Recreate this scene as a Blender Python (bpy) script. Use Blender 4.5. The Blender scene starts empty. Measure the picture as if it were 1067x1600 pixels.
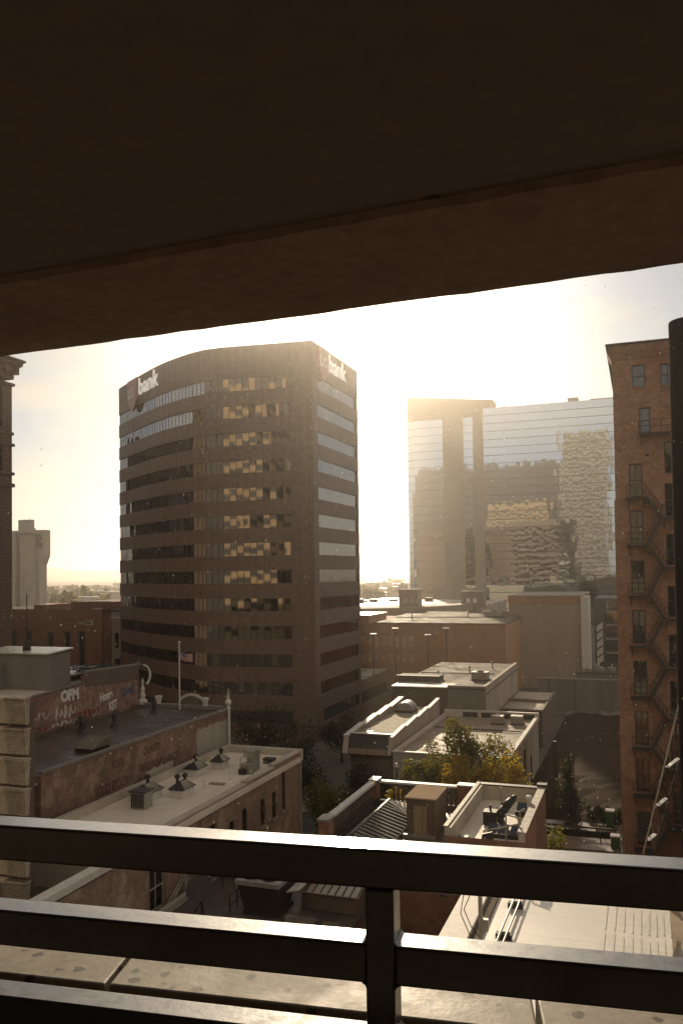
import bpy, math, random
from mathutils import Vector, Matrix
rnd = random.Random(7)
S = bpy.context.scene
COL = S.collection
# ---------------------------------------------------------------- camera model
F = 1300.0; H = 24.0
PITCH, ROLL, YAW = math.radians(1.8), math.radians(0.8), math.radians(19.8)
PX, PY = 533.5, 893 - F * math.tan(PITCH)
FW = Vector((-math.sin(YAW) * math.cos(PITCH), math.cos(YAW) * math.cos(PITCH), math.sin(PITCH)))
_r = Vector((math.cos(YAW), math.sin(YAW), 0)); _u = _r.cross(FW)
RT = _r * math.cos(ROLL) - _u * math.sin(ROLL); UP = _r * math.sin(ROLL) + _u * math.cos(ROLL)
EYE = Vector((0, 0, H))
def at(x, y, z=None, D=None, Y=None, X=None):
    """a point of the photograph turned into a place in the city, given one of its coordinates"""
    d = FW + RT * ((x - PX) / F) - UP * ((y - PY) / F)
    t = (z - H) / d.z if z is not None else D if D is not None else Y / d.y if Y is not None else X / d.x
    return EYE + d * t
SUN_AZ, SUN_EL = -19.3, 18.1        # degrees from +Y, above the horizon

# ---------------------------------------------------------------- materials
def nodes(name):
    m = bpy.data.materials.new(name); m.use_nodes = True
    nt = m.node_tree
    return m, nt, nt.nodes['Principled BSDF']
def N(nt, t, **k):
    n = nt.nodes.new(t)
    for a, v in k.items(): setattr(n, a, v)
    return n
def ramp(nt, src, stops):
    r = N(nt, 'ShaderNodeValToRGB'); nt.links.new(src, r.inputs[0])
    e = r.color_ramp.elements
    while len(e) < len(stops): e.new(0.5)
    for i, (p, c) in enumerate(stops):
        e[i].position = p; e[i].color = (*c, 1) if len(c) == 3 else c
    return r.outputs[0]
def g(v): return (v, v, v)
def noise(nt, vec, scale, detail=6, rough=.6):
    n = N(nt, 'ShaderNodeTexNoise'); n.inputs['Scale'].default_value = scale
    n.inputs['Detail'].default_value = detail; n.inputs['Roughness'].default_value = rough
    nt.links.new(vec, n.inputs['Vector']); return n.outputs['Fac']
def mixc(nt, a, b, fac, mode='MIX'):
    m = N(nt, 'ShaderNodeMix', data_type='RGBA', blend_type=mode)
    for s, v in ((6, a), (7, b), (0, fac)):
        if hasattr(v, 'is_output'): nt.links.new(v, m.inputs[s])
        else: m.inputs[s].default_value = (*v, 1) if isinstance(v, tuple) else v
    return m.outputs[2]
def vecs(nt, sx=1, sy=1, sz=1):
    gmt = N(nt, 'ShaderNodeNewGeometry'); mp = N(nt, 'ShaderNodeMapping')
    nt.links.new(gmt.outputs['Position'], mp.inputs[0]); mp.inputs['Scale'].default_value = (sx, sy, sz)
    return mp.outputs[0]
def flat_uv(nt):
    """(x+y, z): runs along any wall that follows the street grid"""
    gmt = N(nt, 'ShaderNodeNewGeometry'); s = N(nt, 'ShaderNodeSeparateXYZ'); c = N(nt, 'ShaderNodeCombineXYZ')
    a = N(nt, 'ShaderNodeMath', operation='ADD')
    nt.links.new(gmt.outputs['Position'], s.inputs[0])
    nt.links.new(s.outputs[0], a.inputs[0]); nt.links.new(s.outputs[1], a.inputs[1])
    nt.links.new(a.outputs[0], c.inputs[0]); nt.links.new(s.outputs[2], c.inputs[1])
    return c.outputs[0]
def setb(nt, b, h, dist=.02, strength=.5):
    bp = N(nt, 'ShaderNodeBump'); bp.inputs['Distance'].default_value = dist; bp.inputs['Strength'].default_value = strength
    nt.links.new(h, bp.inputs['Height']); nt.links.new(bp.outputs[0], b.inputs['Normal'])
def pm(name, c, c2=None, rough=.75, rough2=None, scale=.6, fine=6., metal=0., bump=0., ior=1.5, streak=False, stain=.35, spots=None):
    m, nt, b = nodes(name)
    c2 = c2 or tuple(v * .7 for v in c)
    v = vecs(nt); v2 = vecs(nt, 1, 1, .12) if streak else v
    big = noise(nt, v2, scale, 6, .62); sm = noise(nt, v, fine, 5, .6)
    col = mixc(nt, c, c2, ramp(nt, big, [(.36, g(0)), (.66, g(1))]))
    col = mixc(nt, col, ramp(nt, sm, [(.3, g(.72)), (.7, g(1.12))]), stain * 1.4, 'MULTIPLY')
    if spots:
        vo = N(nt, 'ShaderNodeTexVoronoi'); vo.inputs['Scale'].default_value = spots[0]; nt.links.new(v, vo.inputs['Vector'])
        nz = noise(nt, v, spots[0] * 2.3, 3)
        ad = N(nt, 'ShaderNodeMath', operation='MULTIPLY_ADD'); nt.links.new(nz, ad.inputs[0]); ad.inputs[1].default_value = .55
        nt.links.new(vo.outputs['Distance'], ad.inputs[2])
        col = mixc(nt, col, spots[1], ramp(nt, ad.outputs[0], [(spots[2], g(.8)), (spots[2] + .05, g(0))]))
    nt.links.new(col, b.inputs['Base Color'])
    b.inputs['Metallic'].default_value = metal; b.inputs['IOR'].default_value = ior
    if rough2 is None: b.inputs['Roughness'].default_value = rough
    else: nt.links.new(ramp(nt, big, [(.4, g(rough)), (.62, g(rough2))]), b.inputs['Roughness'])
    if bump: setb(nt, b, sm, bump, .6)
    return m
def brick(name, c1, c2, mortar, bw=.22, bh=.075, stain=None, faded=None, rough=.85, bs=.6, ms=None):
    m, nt, b = nodes(name)
    uv = flat_uv(nt); t = N(nt, 'ShaderNodeTexBrick')
    nt.links.new(uv, t.inputs['Vector'])
    t.inputs['Scale'].default_value = 1; t.inputs['Brick Width'].default_value = bw; t.inputs['Row Height'].default_value = bh
    t.inputs['Mortar Size'].default_value = ms or bh * .11; t.inputs['Color1'].default_value = (*c1, 1)
    t.inputs['Color2'].default_value = (*c2, 1); t.inputs['Mortar'].default_value = (*mortar, 1)
    v = vecs(nt); vs = vecs(nt, 1, 1, .25)
    col = mixc(nt, t.outputs['Color'], ramp(nt, noise(nt, v, 1.6, 7, .7), [(.3, g(.62)), (.68, g(1.15))]), 1.0, 'MULTIPLY')
    if stain: col = mixc(nt, col, stain, ramp(nt, noise(nt, vs, .32, 6, .65), [(.5, g(0)), (.7, g(.75))]))
    if faded: col = mixc(nt, col, faded, ramp(nt, noise(nt, v, .55, 8, .7), [(.52, g(0)), (.6, g(.7))]))
    nt.links.new(col, b.inputs['Base Color']); b.inputs['Roughness'].default_value = rough
    setb(nt, b, t.outputs['Fac'], -.01, bs)
    return m
def glass(name, c=(.012, .013, .014), rough=.04, ior=2.1, wob=.0, wscale=.5, metal=0.):
    m, nt, b = nodes(name)
    b.inputs['Base Color'].default_value = (*c, 1); b.inputs['Roughness'].default_value = rough
    b.inputs['IOR'].default_value = ior; b.inputs['Metallic'].default_value = metal
    if wob: setb(nt, b, noise(nt, vecs(nt, 1, 1, .5), wscale, 2, .5), wob, 1.)
    return m
def roofm(name, c, c2, wet=.12, dry=.55, scale=.25, seams=None, bump=.006, ior=1.5):
    """wet roof skin: puddled gloss, seams between the sheets"""
    m, nt, b = nodes(name)
    v = vecs(nt); big = noise(nt, v, scale, 7, .62); sm = noise(nt, v, 5, 5, .65)
    col = mixc(nt, c, c2, ramp(nt, big, [(.38, g(0)), (.64, g(1))]))
    col = mixc(nt, col, ramp(nt, sm, [(.3, g(.75)), (.7, g(1.1))]), .5, 'MULTIPLY')
    if seams:
        gm = N(nt, 'ShaderNodeNewGeometry')
        t = N(nt, 'ShaderNodeTexBrick'); nt.links.new(gm.outputs['Position'], t.inputs['Vector'])
        t.inputs['Scale'].default_value = 1; t.inputs['Brick Width'].default_value = seams[0]; t.inputs['Row Height'].default_value = seams[1]
        t.inputs['Mortar Size'].default_value = .025; t.inputs['Mortar Smooth'].default_value = .3
        col = mixc(nt, col, tuple(x * .62 for x in c), t.outputs['Fac'])
    nt.links.new(col, b.inputs['Base Color'])
    nt.links.new(ramp(nt, noise(nt, v, scale * 1.7, 6, .6), [(.42, g(wet)), (.6, g(dry))]), b.inputs['Roughness'])
    setb(nt, b, noise(nt, v, 2.2, 5, .7), bump, .8); b.inputs['IOR'].default_value = ior
    return m
def leafm(name, c, c2):
    m, nt, b = nodes(name)
    col = mixc(nt, c, c2, ramp(nt, noise(nt, vecs(nt), 1.3, 4, .6), [(.38, g(0)), (.64, g(1))]))
    nt.links.new(col, b.inputs['Base Color']); b.inputs['Roughness'].default_value = .6
    tr = N(nt, 'ShaderNodeBsdfTranslucent'); nt.links.new(mixc(nt, col, (1.6, 1.5, .7), 1.0, 'MULTIPLY'), tr.inputs[0])
    mx = N(nt, 'ShaderNodeMixShader'); mx.inputs[0].default_value = .55
    nt.links.new(b.outputs[0], mx.inputs[1]); nt.links.new(tr.outputs[0], mx.inputs[2])
    nt.links.new(mx.outputs[0], nt.nodes['Material Output'].inputs['Surface'])
    return m
M = dict(
    signlit=None,
    granite=brick('brown_granite', (.20, .137, .097), (.192, .131, .092), (.105, .07, .05), 1.5, 300., stain=(.16, .108, .077), rough=.55, bs=.1, ms=.03),
    towerglass=glass('tower_glass', (.012, .011, .010), .03, 3.4),
    amber_reflection=pm('painted_amber_reflection', (.62, .42, .20), (.45, .3, .15), rough=.35, fine=1.1, stain=.7),  # warm reflected light put into a plain amber colour
    mirror=glass('mirror_glass', (.45, .50, .54), .03, 1.5, .026, .22, 1.),
    hotel=pm('beige_panel', (.30, .25, .19), (.25, .205, .155), rough=.7, scale=.05, fine=1., stain=.25),
    hotelline=pm('hotel_spandrel', (.12, .105, .09), rough=.5),
    redbrick=brick('red_brick', (.34, .14, .075), (.25, .1, .058), (.28, .2, .14), stain=(.09, .045, .03)),
    firebrick=brick('orange_brick', (.40, .20, .11), (.27, .13, .073), (.34, .24, .165), .3, .1, stain=(.24, .10, .055)),
    signbrick=brick('painted_brick', (.30, .155, .10), (.19, .10, .068), (.25, .185, .14), stain=(.10, .068, .05), faded=(.36, .25, .18)),
    oldbrick=brick('worn_brick', (.34, .20, .125), (.23, .135, .085), (.34, .26, .19), stain=(.16, .105, .07), faded=(.44, .34, .24)),
    graffbrick=brick('graffiti_brick', (.30, .15, .105), (.22, .11, .08), (.27, .2, .15), stain=(.19, .08, .06), faded=(.38, .26, .2)),
    creambrick=brick('cream_block', (.60, .52, .38), (.54, .46, .33), (.16, .13, .09), .2, .11, bs=1.),
    cream=pm('cream_paint', (.58, .50, .37), (.48, .41, .30), rough=.7, scale=.8, streak=True),
    whitewall=pm('white_painted_wall', (.52, .46, .36), (.40, .34, .26), rough=.7, scale=.5, streak=True),
    patch=pm('pale_paint_patch', (.40, .36, .29), (.30, .26, .2), rough=.8, scale=.7, streak=True),
    whiteroof=roofm('white_roof_skin', (.80, .71, .555), (.66, .58, .45), .5, .65, .3, (3.2, 60), .01),
    wetroof=roofm('wet_pale_roof', (.62, .57, .48), (.52, .47, .39), .24, .36, .22, (60, 2.4), .012),
    tanroof=roofm('tan_roof', (.42, .32, .21), (.34, .26, .17), .3, .5, .3, (1.6, 40), .01),
    darkroof=roofm('dark_roof', (.10, .075, .055), (.06, .045, .034), .3, .65, .35),
    greyroof=roofm('grey_roof', (.16, .13, .098), (.125, .10, .075), .62, .78, .22, ior=1.12), duskroof=roofm('beige_roof_skin', (.36, .30, .22), (.29, .24, .175), .5, .7, .3, ior=1.2), brightroof=roofm('bright_wet_roof', (.82, .77, .68), (.72, .67, .58), .36, .46, .2, (60, 2.4), .012),
    gravel=pm('roof_gravel', (.42, .36, .26), (.28, .24, .17), rough=.8, scale=1., fine=7., bump=.05, stain=.6),
    concrete=pm('concrete', (.42, .36, .28), (.32, .275, .215), rough=.8, scale=.5, streak=True),
    greywall=pm('grey_wall', (.22, .195, .16), (.16, .14, .115), rough=.8, scale=.3, streak=True),
    brownwall=pm('brown_wall', (.15, .105, .075), (.10, .07, .05), rough=.8, scale=.3, streak=True),
    bigbox=pm('beige_masonry', (.40, .315, .235), (.34, .265, .195), rough=.85, scale=.1, fine=1.2, streak=True),
    rustwall=pm('rust_panel_wall', (.46, .24, .12), (.36, .18, .09), rough=.8, scale=.08, fine=.9, streak=True),
    farred=brick('far_red_brick', (.34, .14, .07), (.27, .105, .055), (.27, .15, .1), 1.2, .3, stain=(.2, .09, .05), bs=.1),
    beige=pm('beige_concrete', (.42, .37, .30), (.36, .315, .25), rough=.8, scale=.05, fine=.5),
    tower_stone=brick('brown_stone', (.20, .13, .09), (.17, .11, .075), (.12, .08, .055), 1.2, .5, stain=(.12, .08, .058), bs=.3),
    glass=glass('window_glass', (.014, .014, .014), .05, 1.8, .01, 1.2),
    frame=pm('dark_frame', (.055, .04, .032), rough=.5),
    paleframe=pm('pale_frame', (.42, .36, .28), rough=.6),
    iron=pm('black_iron', (.032, .026, .022), rough=.55, stain=.2),
    darkmetal=pm('dark_metal', (.05, .042, .036), rough=.42, metal=.3),
    galv=pm('galvanised_metal', (.42, .39, .34), (.3, .28, .24), rough=.42, metal=.5, scale=2.),
    rib=pm('standing_seam_metal', (.58, .51, .42), (.44, .385, .31), rough=.44, rough2=.56, metal=.7, scale=.6), lidtan=pm('plywood_lid', (.42, .30, .19), (.34, .24, .15), rough=.9, ior=1.12), amber=pm('amber_stone', (.58, .41, .24), (.50, .35, .20), rough=.8, scale=.05, fine=.4),
    ribdark=pm('seam_rib', (.06, .048, .04), rough=.5),
    white=pm('white_paint', (.66, .62, .54), (.56, .52, .45), rough=.6, scale=2.),
    letter=pm('white_letter', (.74, .72, .66), (.7, .68, .62), rough=.5),
    shield=pm('rose_shield', (.42, .24, .22), (.38, .22, .20), rough=.5),
    paintwhite=pm('spray_white', (.80, .74, .66), (.62, .57, .5), rough=.8, scale=3.),
    paintred=pm('spray_red', (.26, .05, .035), (.2, .05, .04), rough=.8, scale=3.),
    paintblue=pm('spray_blue', (.11, .12, .19), (.15, .12, .14), rough=.8, scale=3.),
    faint=pm('faded_lettering', (.055, .032, .026), (.10, .055, .04), rough=.9, scale=2.5),
    fainter=pm('worn_lettering', (.12, .06, .042), (.10, .05, .036), rough=.9, scale=2.5),
    flagred=pm('flag_red', (.35, .03, .03), rough=.8), flagwhite=pm('flag_white', (.6, .55, .5), rough=.8), flagblue=pm('flag_blue', (.03, .04, .14), rough=.8),
    green=pm('green_plastic', (.03, .10, .055), rough=.4), lid=pm('pale_lid', (.6, .58, .52), rough=.4),
    wood=pm('weathered_timber', (.36, .26, .16), (.26, .18, .11), rough=.8, scale=3., streak=True),
    bark=pm('bark', (.055, .04, .03), rough=.9), black=pm('black_rubber', (.014, .013, .012), rough=.6),
    leafgreen=leafm('green_leaves', (.10, .105, .025), (.17, .15, .03)),
    leafyellow=leafm('yellow_leaves', (.38, .265, .035), (.24, .19, .03)),
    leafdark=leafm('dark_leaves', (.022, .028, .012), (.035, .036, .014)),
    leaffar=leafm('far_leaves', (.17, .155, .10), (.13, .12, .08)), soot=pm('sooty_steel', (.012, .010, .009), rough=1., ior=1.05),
    asphalt=pm('asphalt', (.05, .044, .038), (.036, .032, .028), rough=.3, rough2=.6, scale=.2, bump=.01),
    dirt=pm('bare_dirt', (.05, .03, .018), (.036, .022, .014), rough=.95, scale=.16, fine=1.6, bump=.06, ior=1.15, stain=.75),
    land=pm('city_ground', (.13, .115, .085), (.085, .08, .055), rough=.85, scale=.012, fine=.12, stain=.5),
    paving=pm('paving', (.26, .21, .16), (.19, .155, .12), rough=.3, rough2=.6, scale=.6),
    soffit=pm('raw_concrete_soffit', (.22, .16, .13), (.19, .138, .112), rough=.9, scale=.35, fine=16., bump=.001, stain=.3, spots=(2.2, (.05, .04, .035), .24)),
    beam=pm('raw_concrete_beam', (.36, .25, .195), (.25, .17, .13), rough=.9, scale=1.6, fine=22., bump=.006, stain=.7),
    coping=pm('precast_coping', (.41, .355, .275), (.31, .265, .205), rough=.42, rough2=.6, scale=3.2, fine=38., bump=.0015, stain=.6, ior=1.25, spots=(15., (.06, .048, .035), .46)),
)
def railm():
    m, nt, b = nodes('painted_steel')
    v = vecs(nt); w = noise(nt, v, 26, 5, .7)
    nt.links.new(mixc(nt, (.022, .017, .013), (.010, .008, .0065), ramp(nt, noise(nt, v, 9, 6, .65), [(.4, g(0)), (.6, g(1))])), b.inputs['Base Color'])
    nt.links.new(ramp(nt, w, [(.38, g(.35)), (.62, g(.55))]), b.inputs['Roughness'])
    b.inputs['Coat Weight'].default_value = 1; b.inputs['Coat Roughness'].default_value = .15; b.inputs['Coat IOR'].default_value = 1.55
    setb(nt, b, w, .0015, .7)
    return m
M['rail'] = railm()
m_, nt_, b_ = nodes('lit_sign_face'); b_.inputs['Base Color'].default_value = (.75, .73, .68, 1); b_.inputs['Emission Color'].default_value = (1, .95, .86, 1); b_.inputs['Emission Strength'].default_value = .30; M['signlit'] = m_
def rainm():
    m, nt, b = nodes('rain_water')
    tr = N(nt, 'ShaderNodeBsdfTranslucent'); tr.inputs[0].default_value = (.85, .83, .78, 1)
    b.inputs['Base Color'].default_value = (.8, .8, .78, 1); b.inputs['Roughness'].default_value = .1
    mx = N(nt, 'ShaderNodeMixShader'); mx.inputs[0].default_value = .75
    nt.links.new(b.outputs[0], mx.inputs[1]); nt.links.new(tr.outputs[0], mx.inputs[2])
    nt.links.new(mx.outputs[0], nt.nodes['Material Output'].inputs['Surface'])
    return m
M['rain'] = rainm()

# ---------------------------------------------------------------- mesh building
ROOT = {}
class MB:
    def __init__(s): s.v = []; s.f = []; s.m = []; s.k = 0
    def face(s, pts):
        n = len(s.v); s.v += [tuple(p) for p in pts]; s.f.append(tuple(range(n, n + len(pts)))); s.m.append(s.k); return s
    def hull(s, a, b, cap=True):
        """two rings of equal length joined"""
        n = len(s.v); k = len(a); s.v += [tuple(p) for p in a] + [tuple(p) for p in b]
        for i in range(k):
            j = (i + 1) % k; s.f.append((n + i, n + j, n + k + j, n + k + i)); s.m.append(s.k)
        if cap:
            s.f.append(tuple(n + i for i in range(k))[::-1]); s.m.append(s.k)
            s.f.append(tuple(n + k + i for i in range(k))); s.m.append(s.k)
        return s
    def prism(s, pts, z0, z1): return s.hull([(p[0], p[1], z0) for p in pts], [(p[0], p[1], z1) for p in pts])
    def box(s, x0, x1, y0, y1, z0, z1): return s.prism([(x0, y0), (x1, y0), (x1, y1), (x0, y1)], z0, z1)
    def bar(s, p, q, w, h=None, up=(0, 0, 1)):
        p, q = Vector(p), Vector(q); h = h or w; d = (q - p).normalized(); up = Vector(up)
        if abs(d.dot(up)) > .97: up = Vector((1, 0, 0))
        a = d.cross(up).normalized() * (w / 2); b = a.cross(d).normalized() * (h / 2)
        r = [-a - b, a - b, a + b, -a + b]
        return s.hull([p + o for o in r], [q + o for o in r])
    def tube(s, p, q, r, r2=None, n=8):
        p, q = Vector(p), Vector(q); d = (q - p).normalized(); up = Vector((0, 0, 1))
        if abs(d.dot(up)) > .97: up = Vector((1, 0, 0))
        a = d.cross(up).normalized(); b = a.cross(d).normalized(); r2 = r if r2 is None else r2
        c = [a * math.cos(t) + b * math.sin(t) for t in [2 * math.pi * i / n for i in range(n)]]
        return s.hull([p + o * r for o in c], [q + o * max(r2, 1e-4) for o in c])
    def path(s, pts, r, n=6):
        for a, b in zip(pts, pts[1:]): s.tube(a, b, r, n=n)
        return s
    def lathe(s, c, prof, n=14):
        c = Vector(c); rings = [[c + Vector((math.cos(2 * math.pi * i / n) * r, math.sin(2 * math.pi * i / n) * r, z)) for i in range(n)] for r, z in prof]
        for a, b in zip(rings, rings[1:]): s.hull(a, b, False)
        s.face(rings[0][::-1]); s.face(rings[-1]); return s
    def build(s, name, mat, parent=None, bevel=0, smooth=False):
        off = ROOT.get(parent, Vector()) if parent else Vector()
        me = bpy.data.meshes.new(name)
        me.from_pydata([tuple(Vector(p) - off) for p in s.v], [], s.f)
        mats = mat if isinstance(mat, list) else [mat]
        for m in mats: me.materials.append(M[m] if isinstance(m, str) else m)
        if len(mats) > 1: me.polygons.foreach_set('material_index', s.m)
        if smooth: me.polygons.foreach_set('use_smooth', [True] * len(me.polygons))
        me.update()
        o = bpy.data.objects.new(name, me); COL.objects.link(o)
        if parent: o.parent = parent; ROOT[o] = off
        else: ROOT[o] = Vector()
        if bevel:
            b = o.modifiers.new('bevel', 'BEVEL'); b.width = bevel; b.segments = 2; b.limit_method = 'ANGLE'
        return o
def tag(o, label=None, cat=None, group=None, kind=None):
    for k, v in (('label', label), ('category', cat), ('group', group), ('kind', kind)):
        if v: o[k] = v
    return o
def thing(name, label, cat, loc, group=None):
    o = bpy.data.objects.new(name, None); COL.objects.link(o); o.location = loc; o.empty_display_size = .3
    ROOT[o] = Vector(loc); return tag(o, label, cat, group)
def copy_tree(o, parent=None):
    c = o.copy(); COL.objects.link(c)
    if parent: c.parent = parent
    for ch in list(o.children): copy_tree(ch, c)
    return c
def struct(name, mb, mat): return tag(mb.build(name, mat), kind='structure')
# a wall plane: axis 'y' faces the viewer (-Y), axis 'x' faces +X; a runs along it, d goes inwards
def mp(axis, c):
    return (lambda a, z, d=0.: (a, c + d, z)) if axis == 'y' else (lambda a, z, d=0.: (c - d, a, z)) if axis == 'x' else (lambda a, z, d=0.: (c + d, a, z))
def wall_open(mb, axis, c, a0, a1, z0, z1, holes, depth=.22):
    P = mp(axis, c)
    A = sorted({a0, a1, *[v for h in holes for v in h[:2] if a0 < v < a1]}); Z = sorted({z0, z1, *[v for h in holes for v in h[2:4] if z0 < v < z1]})
    for i in range(len(A) - 1):
        for j in range(len(Z) - 1):
            ca, cz = (A[i] + A[i + 1]) / 2, (Z[j] + Z[j + 1]) / 2
            if any(h[0] < ca < h[1] and h[2] < cz < h[3] for h in holes): continue
            mb.face([P(A[i], Z[j]), P(A[i + 1], Z[j]), P(A[i + 1], Z[j + 1]), P(A[i], Z[j + 1])])
    for h in holes:
        u0, u1, w0, w1 = h[:4]
        for (p, q) in (((u0, w0), (u1, w0)), ((u1, w0), (u1, w1)), ((u1, w1), (u0, w1)), ((u0, w1), (u0, w0))):
            mb.face([P(*p), P(*q), P(q[0], q[1], depth), P(p[0], p[1], depth)])
def pbox(mb, P, a0, a1, z0, z1, d0, d1):
    r0 = [P(a0, z0, d0), P(a1, z0, d0), P(a1, z1, d0), P(a0, z1, d0)]; r1 = [P(a0, z0, d1), P(a1, z0, d1), P(a1, z1, d1), P(a0, z1, d1)]
    mb.hull(r0, r1)
def window(root, axis, c, h, fm='frame', gm='glass', nv=1, nh=1, fw=.06, depth=.18, sill=None, label=None):
    """a window as a part: frame and glazing bars, with its pane as a sub-part"""
    P = mp(axis, c); a0, a1, z0, z1 = h[:4]; mb = MB()
    pbox(mb, P, a0, a0 + fw, z0, z1, depth - .08, depth); pbox(mb, P, a1 - fw, a1, z0, z1, depth - .08, depth)
    pbox(mb, P, a0 + fw, a1 - fw, z1 - fw, z1, depth - .08, depth); pbox(mb, P, a0 + fw, a1 - fw, z0, z0 + fw, depth - .08, depth)
    for i in range(1, nv + 1):
        a = a0 + (a1 - a0) * i / (nv + 1); pbox(mb, P, a - fw * .4, a + fw * .4, z0 + fw, z1 - fw, depth - .06, depth - .005)
    for i in range(1, nh + 1):
        z = z0 + (z1 - z0) * i / (nh + 1); pbox(mb, P, a0 + fw, a1 - fw, z - fw * .5, z + fw * .5, depth - .07, depth - .01)
    w = mb.build('window', fm, root)
    if label: w['label'] = label
    g_ = MB(); g_.face([P(a0, z0, depth - .03), P(a1, z0, depth - .03), P(a1, z1, depth - .03), P(a0, z1, depth - .03)]); g_.build('pane', gm, w)
    if sill:
        s_ = MB(); pbox(s_, P, a0 - .08, a1 + .08, z0 - .12, z0, -.10, .05); s_.build('sill', sill, w)
    return w
def text(name, s, size, origin, ux, out, mat, parent, ext=.02, bold=0., sx=1., space=1.):
    c = bpy.data.curves.new(name, 'FONT'); c.body = s; c.size = size; c.extrude = ext; c.offset = bold; c.space_character = space; c.resolution_u = 3
    t = bpy.data.objects.new(name + '_curve', c); COL.objects.link(t)
    dg = bpy.context.evaluated_depsgraph_get(); me = bpy.data.meshes.new_from_object(t.evaluated_get(dg))
    bpy.data.objects.remove(t); bpy.data.curves.remove(c)
    off = ROOT.get(parent, Vector()) if parent else Vector()
    ux = Vector(ux).normalized(); out = Vector(out).normalized(); uy = out.cross(ux)
    for v in me.vertices: v.co = Vector(origin) + ux * v.co.x * sx + uy * v.co.y + out * v.co.z - off
    me.materials.clear(); me.materials.append(M[mat]); me.name = name
    o = bpy.data.objects.new(name, me); COL.objects.link(o)
    if parent: o.parent = parent
    ROOT[o] = off
    return o
def leaves(mb, c, rad, n, size, clumps=9, seed=0, flat=1.):
    r = random.Random(seed); c = Vector(c); cl = []
    for _ in range(clumps):
        while True:
            p = Vector((r.uniform(-1, 1), r.uniform(-1, 1), r.uniform(-1, 1)))
            if .25 < p.length < 1: break
        cl.append((p, r.uniform(.24, .46)))
    cl.append((Vector((0, 0, -.1)), .5))
    for _ in range(n):
        p0, rr = r.choice(cl); d = Vector((r.gauss(0, 1), r.gauss(0, 1), r.gauss(0, 1))); d = d.normalized() * rr * (r.random() ** .4)
        p = p0 * .74 + d; p = c + Vector((p.x * rad[0], p.y * rad[1], p.z * rad[2]))
        a = Vector((r.gauss(0, 1), r.gauss(0, 1), r.gauss(0, .7))).normalized(); b = a.cross(Vector((r.gauss(0, 1), r.gauss(0, 1), r.gauss(0, 1)))).normalized()
        s_ = size * r.uniform(.6, 1.3); mb.face([p - a * s_, p + b * s_ * .5, p + a * s_, p - b * s_ * .5])
def tree(name, label, base, crowns, leafmat, group, n=2200, size=.17, trunk=.16, seed=1, cat='tree'):
    """crowns: list of (centre, radii)"""
    t = thing(name, label, cat, base, group); mb = MB(); k = MB(); r = random.Random(seed); base = Vector(base)
    vol = sum(c[1][0] * c[1][1] * c[1][2] for c in crowns)
    for i, (c, rad) in enumerate(crowns):
        leaves(mb, c, rad, int(n * rad[0] * rad[1] * rad[2] / vol), size, 11, seed * 31 + i)
    top = max((Vector(c[0]) for c in crowns), key=lambda q: q.z); fork = base + (top - base) * .4; fork.x = base.x + (top.x - base.x) * .2; fork.y = base.y + (top.y - base.y) * .2
    k.tube(base, fork, trunk, trunk * .7)
    for c, rad in crowns:
        c = Vector(c); k.tube(fork, c, trunk * .6, trunk * .2)
        for _ in range(5):
            e = c + Vector((r.uniform(-.7, .7) * rad[0], r.uniform(-.7, .7) * rad[1], r.uniform(0, .75) * rad[2])); k.tube(fork.lerp(c, .55), e, trunk * .28, trunk * .07, 6)
    mb.build('crown', leafmat, t); k.build('trunk', 'bark', t)
    return t
HAZE_C, HAZE_D, HAZE_G = (1.0, .94, .86), .00027, .84; SKY_DUST, SKY_TINT, SKY_S = 1.6, (.72, .85, 1.0), .030; HZN = (7.6, 8.0, 8.2); SKY_FILL = (9.5, 7.8, 6.2); SUN_S, SUN_C, EXPO = 4.0, (1.0, .81, .57), 0.1; RAIN_N = 1600
# ================================================================ THE SETTING
mb = MB(); mb.face([(-7000, -3000, 0), (7000, -3000, 0), (7000, 9000, 0), (-7000, 9000, 0)]); struct('ground', mb, 'land')
mb = MB(); mb.face([(-420, 66.6, .004), (120, 66.6, .004), (120, 77.4, .004), (-420, 77.4, .004)]); struct('street', mb, 'asphalt')
mb = MB(); mb.box(-420, 120, 63.6, 66.6, -.2, .13); mb.box(-420, 120, 77.4, 79.4, -.2, .13); struct('pavement', mb, 'paving')
def rough_sheet(x0, x1, y0, y1, z, amp, n, seed):
    r = random.Random(seed); mb = MB(); P = {}
    for i in range(n + 1):
        for j in range(n + 1):
            e = i in (0, n) or j in (0, n)
            P[i, j] = (x0 + (x1 - x0) * i / n, y0 + (y1 - y0) * j / n, .03 if e else max(.08, z + r.gauss(0, amp) + amp * 2 * math.sin(i * .9 + j * .37) + amp * 1.5 * math.cos(j * .8)))
    for i in range(n):
        for j in range(n): mb.face([P[i, j], P[i + 1, j], P[i + 1, j + 1], P[i, j + 1]])
    return mb
o = struct('dirt_lot', rough_sheet(-12.2, 30, 82, 142.4, .45, .09, 34, 3), 'dirt')
mb = MB(); mb.box(-60, 40, 142.5, 150, -.2, .12); struct('path', mb, 'paving')
mb = MB(); r = random.Random(5); pts = []
for i in range(61):
    a = math.radians(-75 + i * 2.2); h = 95 + 60 * math.sin(i * .31) + 38 * math.sin(i * .83 + 1) + 16 * math.sin(i * 2.1)
    pts.append((a, max(30, h)))
for (a, h), (a2, h2) in zip(pts, pts[1:]):
    def q(a, d, z): return (d * math.sin(a), d * math.cos(a), z)
    mb.face([q(a, 4300, -1), q(a2, 4300, -1), q(a2, 5400, h2), q(a, 5400, h)]); mb.face([q(a, 5400, h), q(a2, 5400, h2), q(a2, 6000, -1), q(a, 6000, -1)])
struct('hills', mb, 'land')

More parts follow.
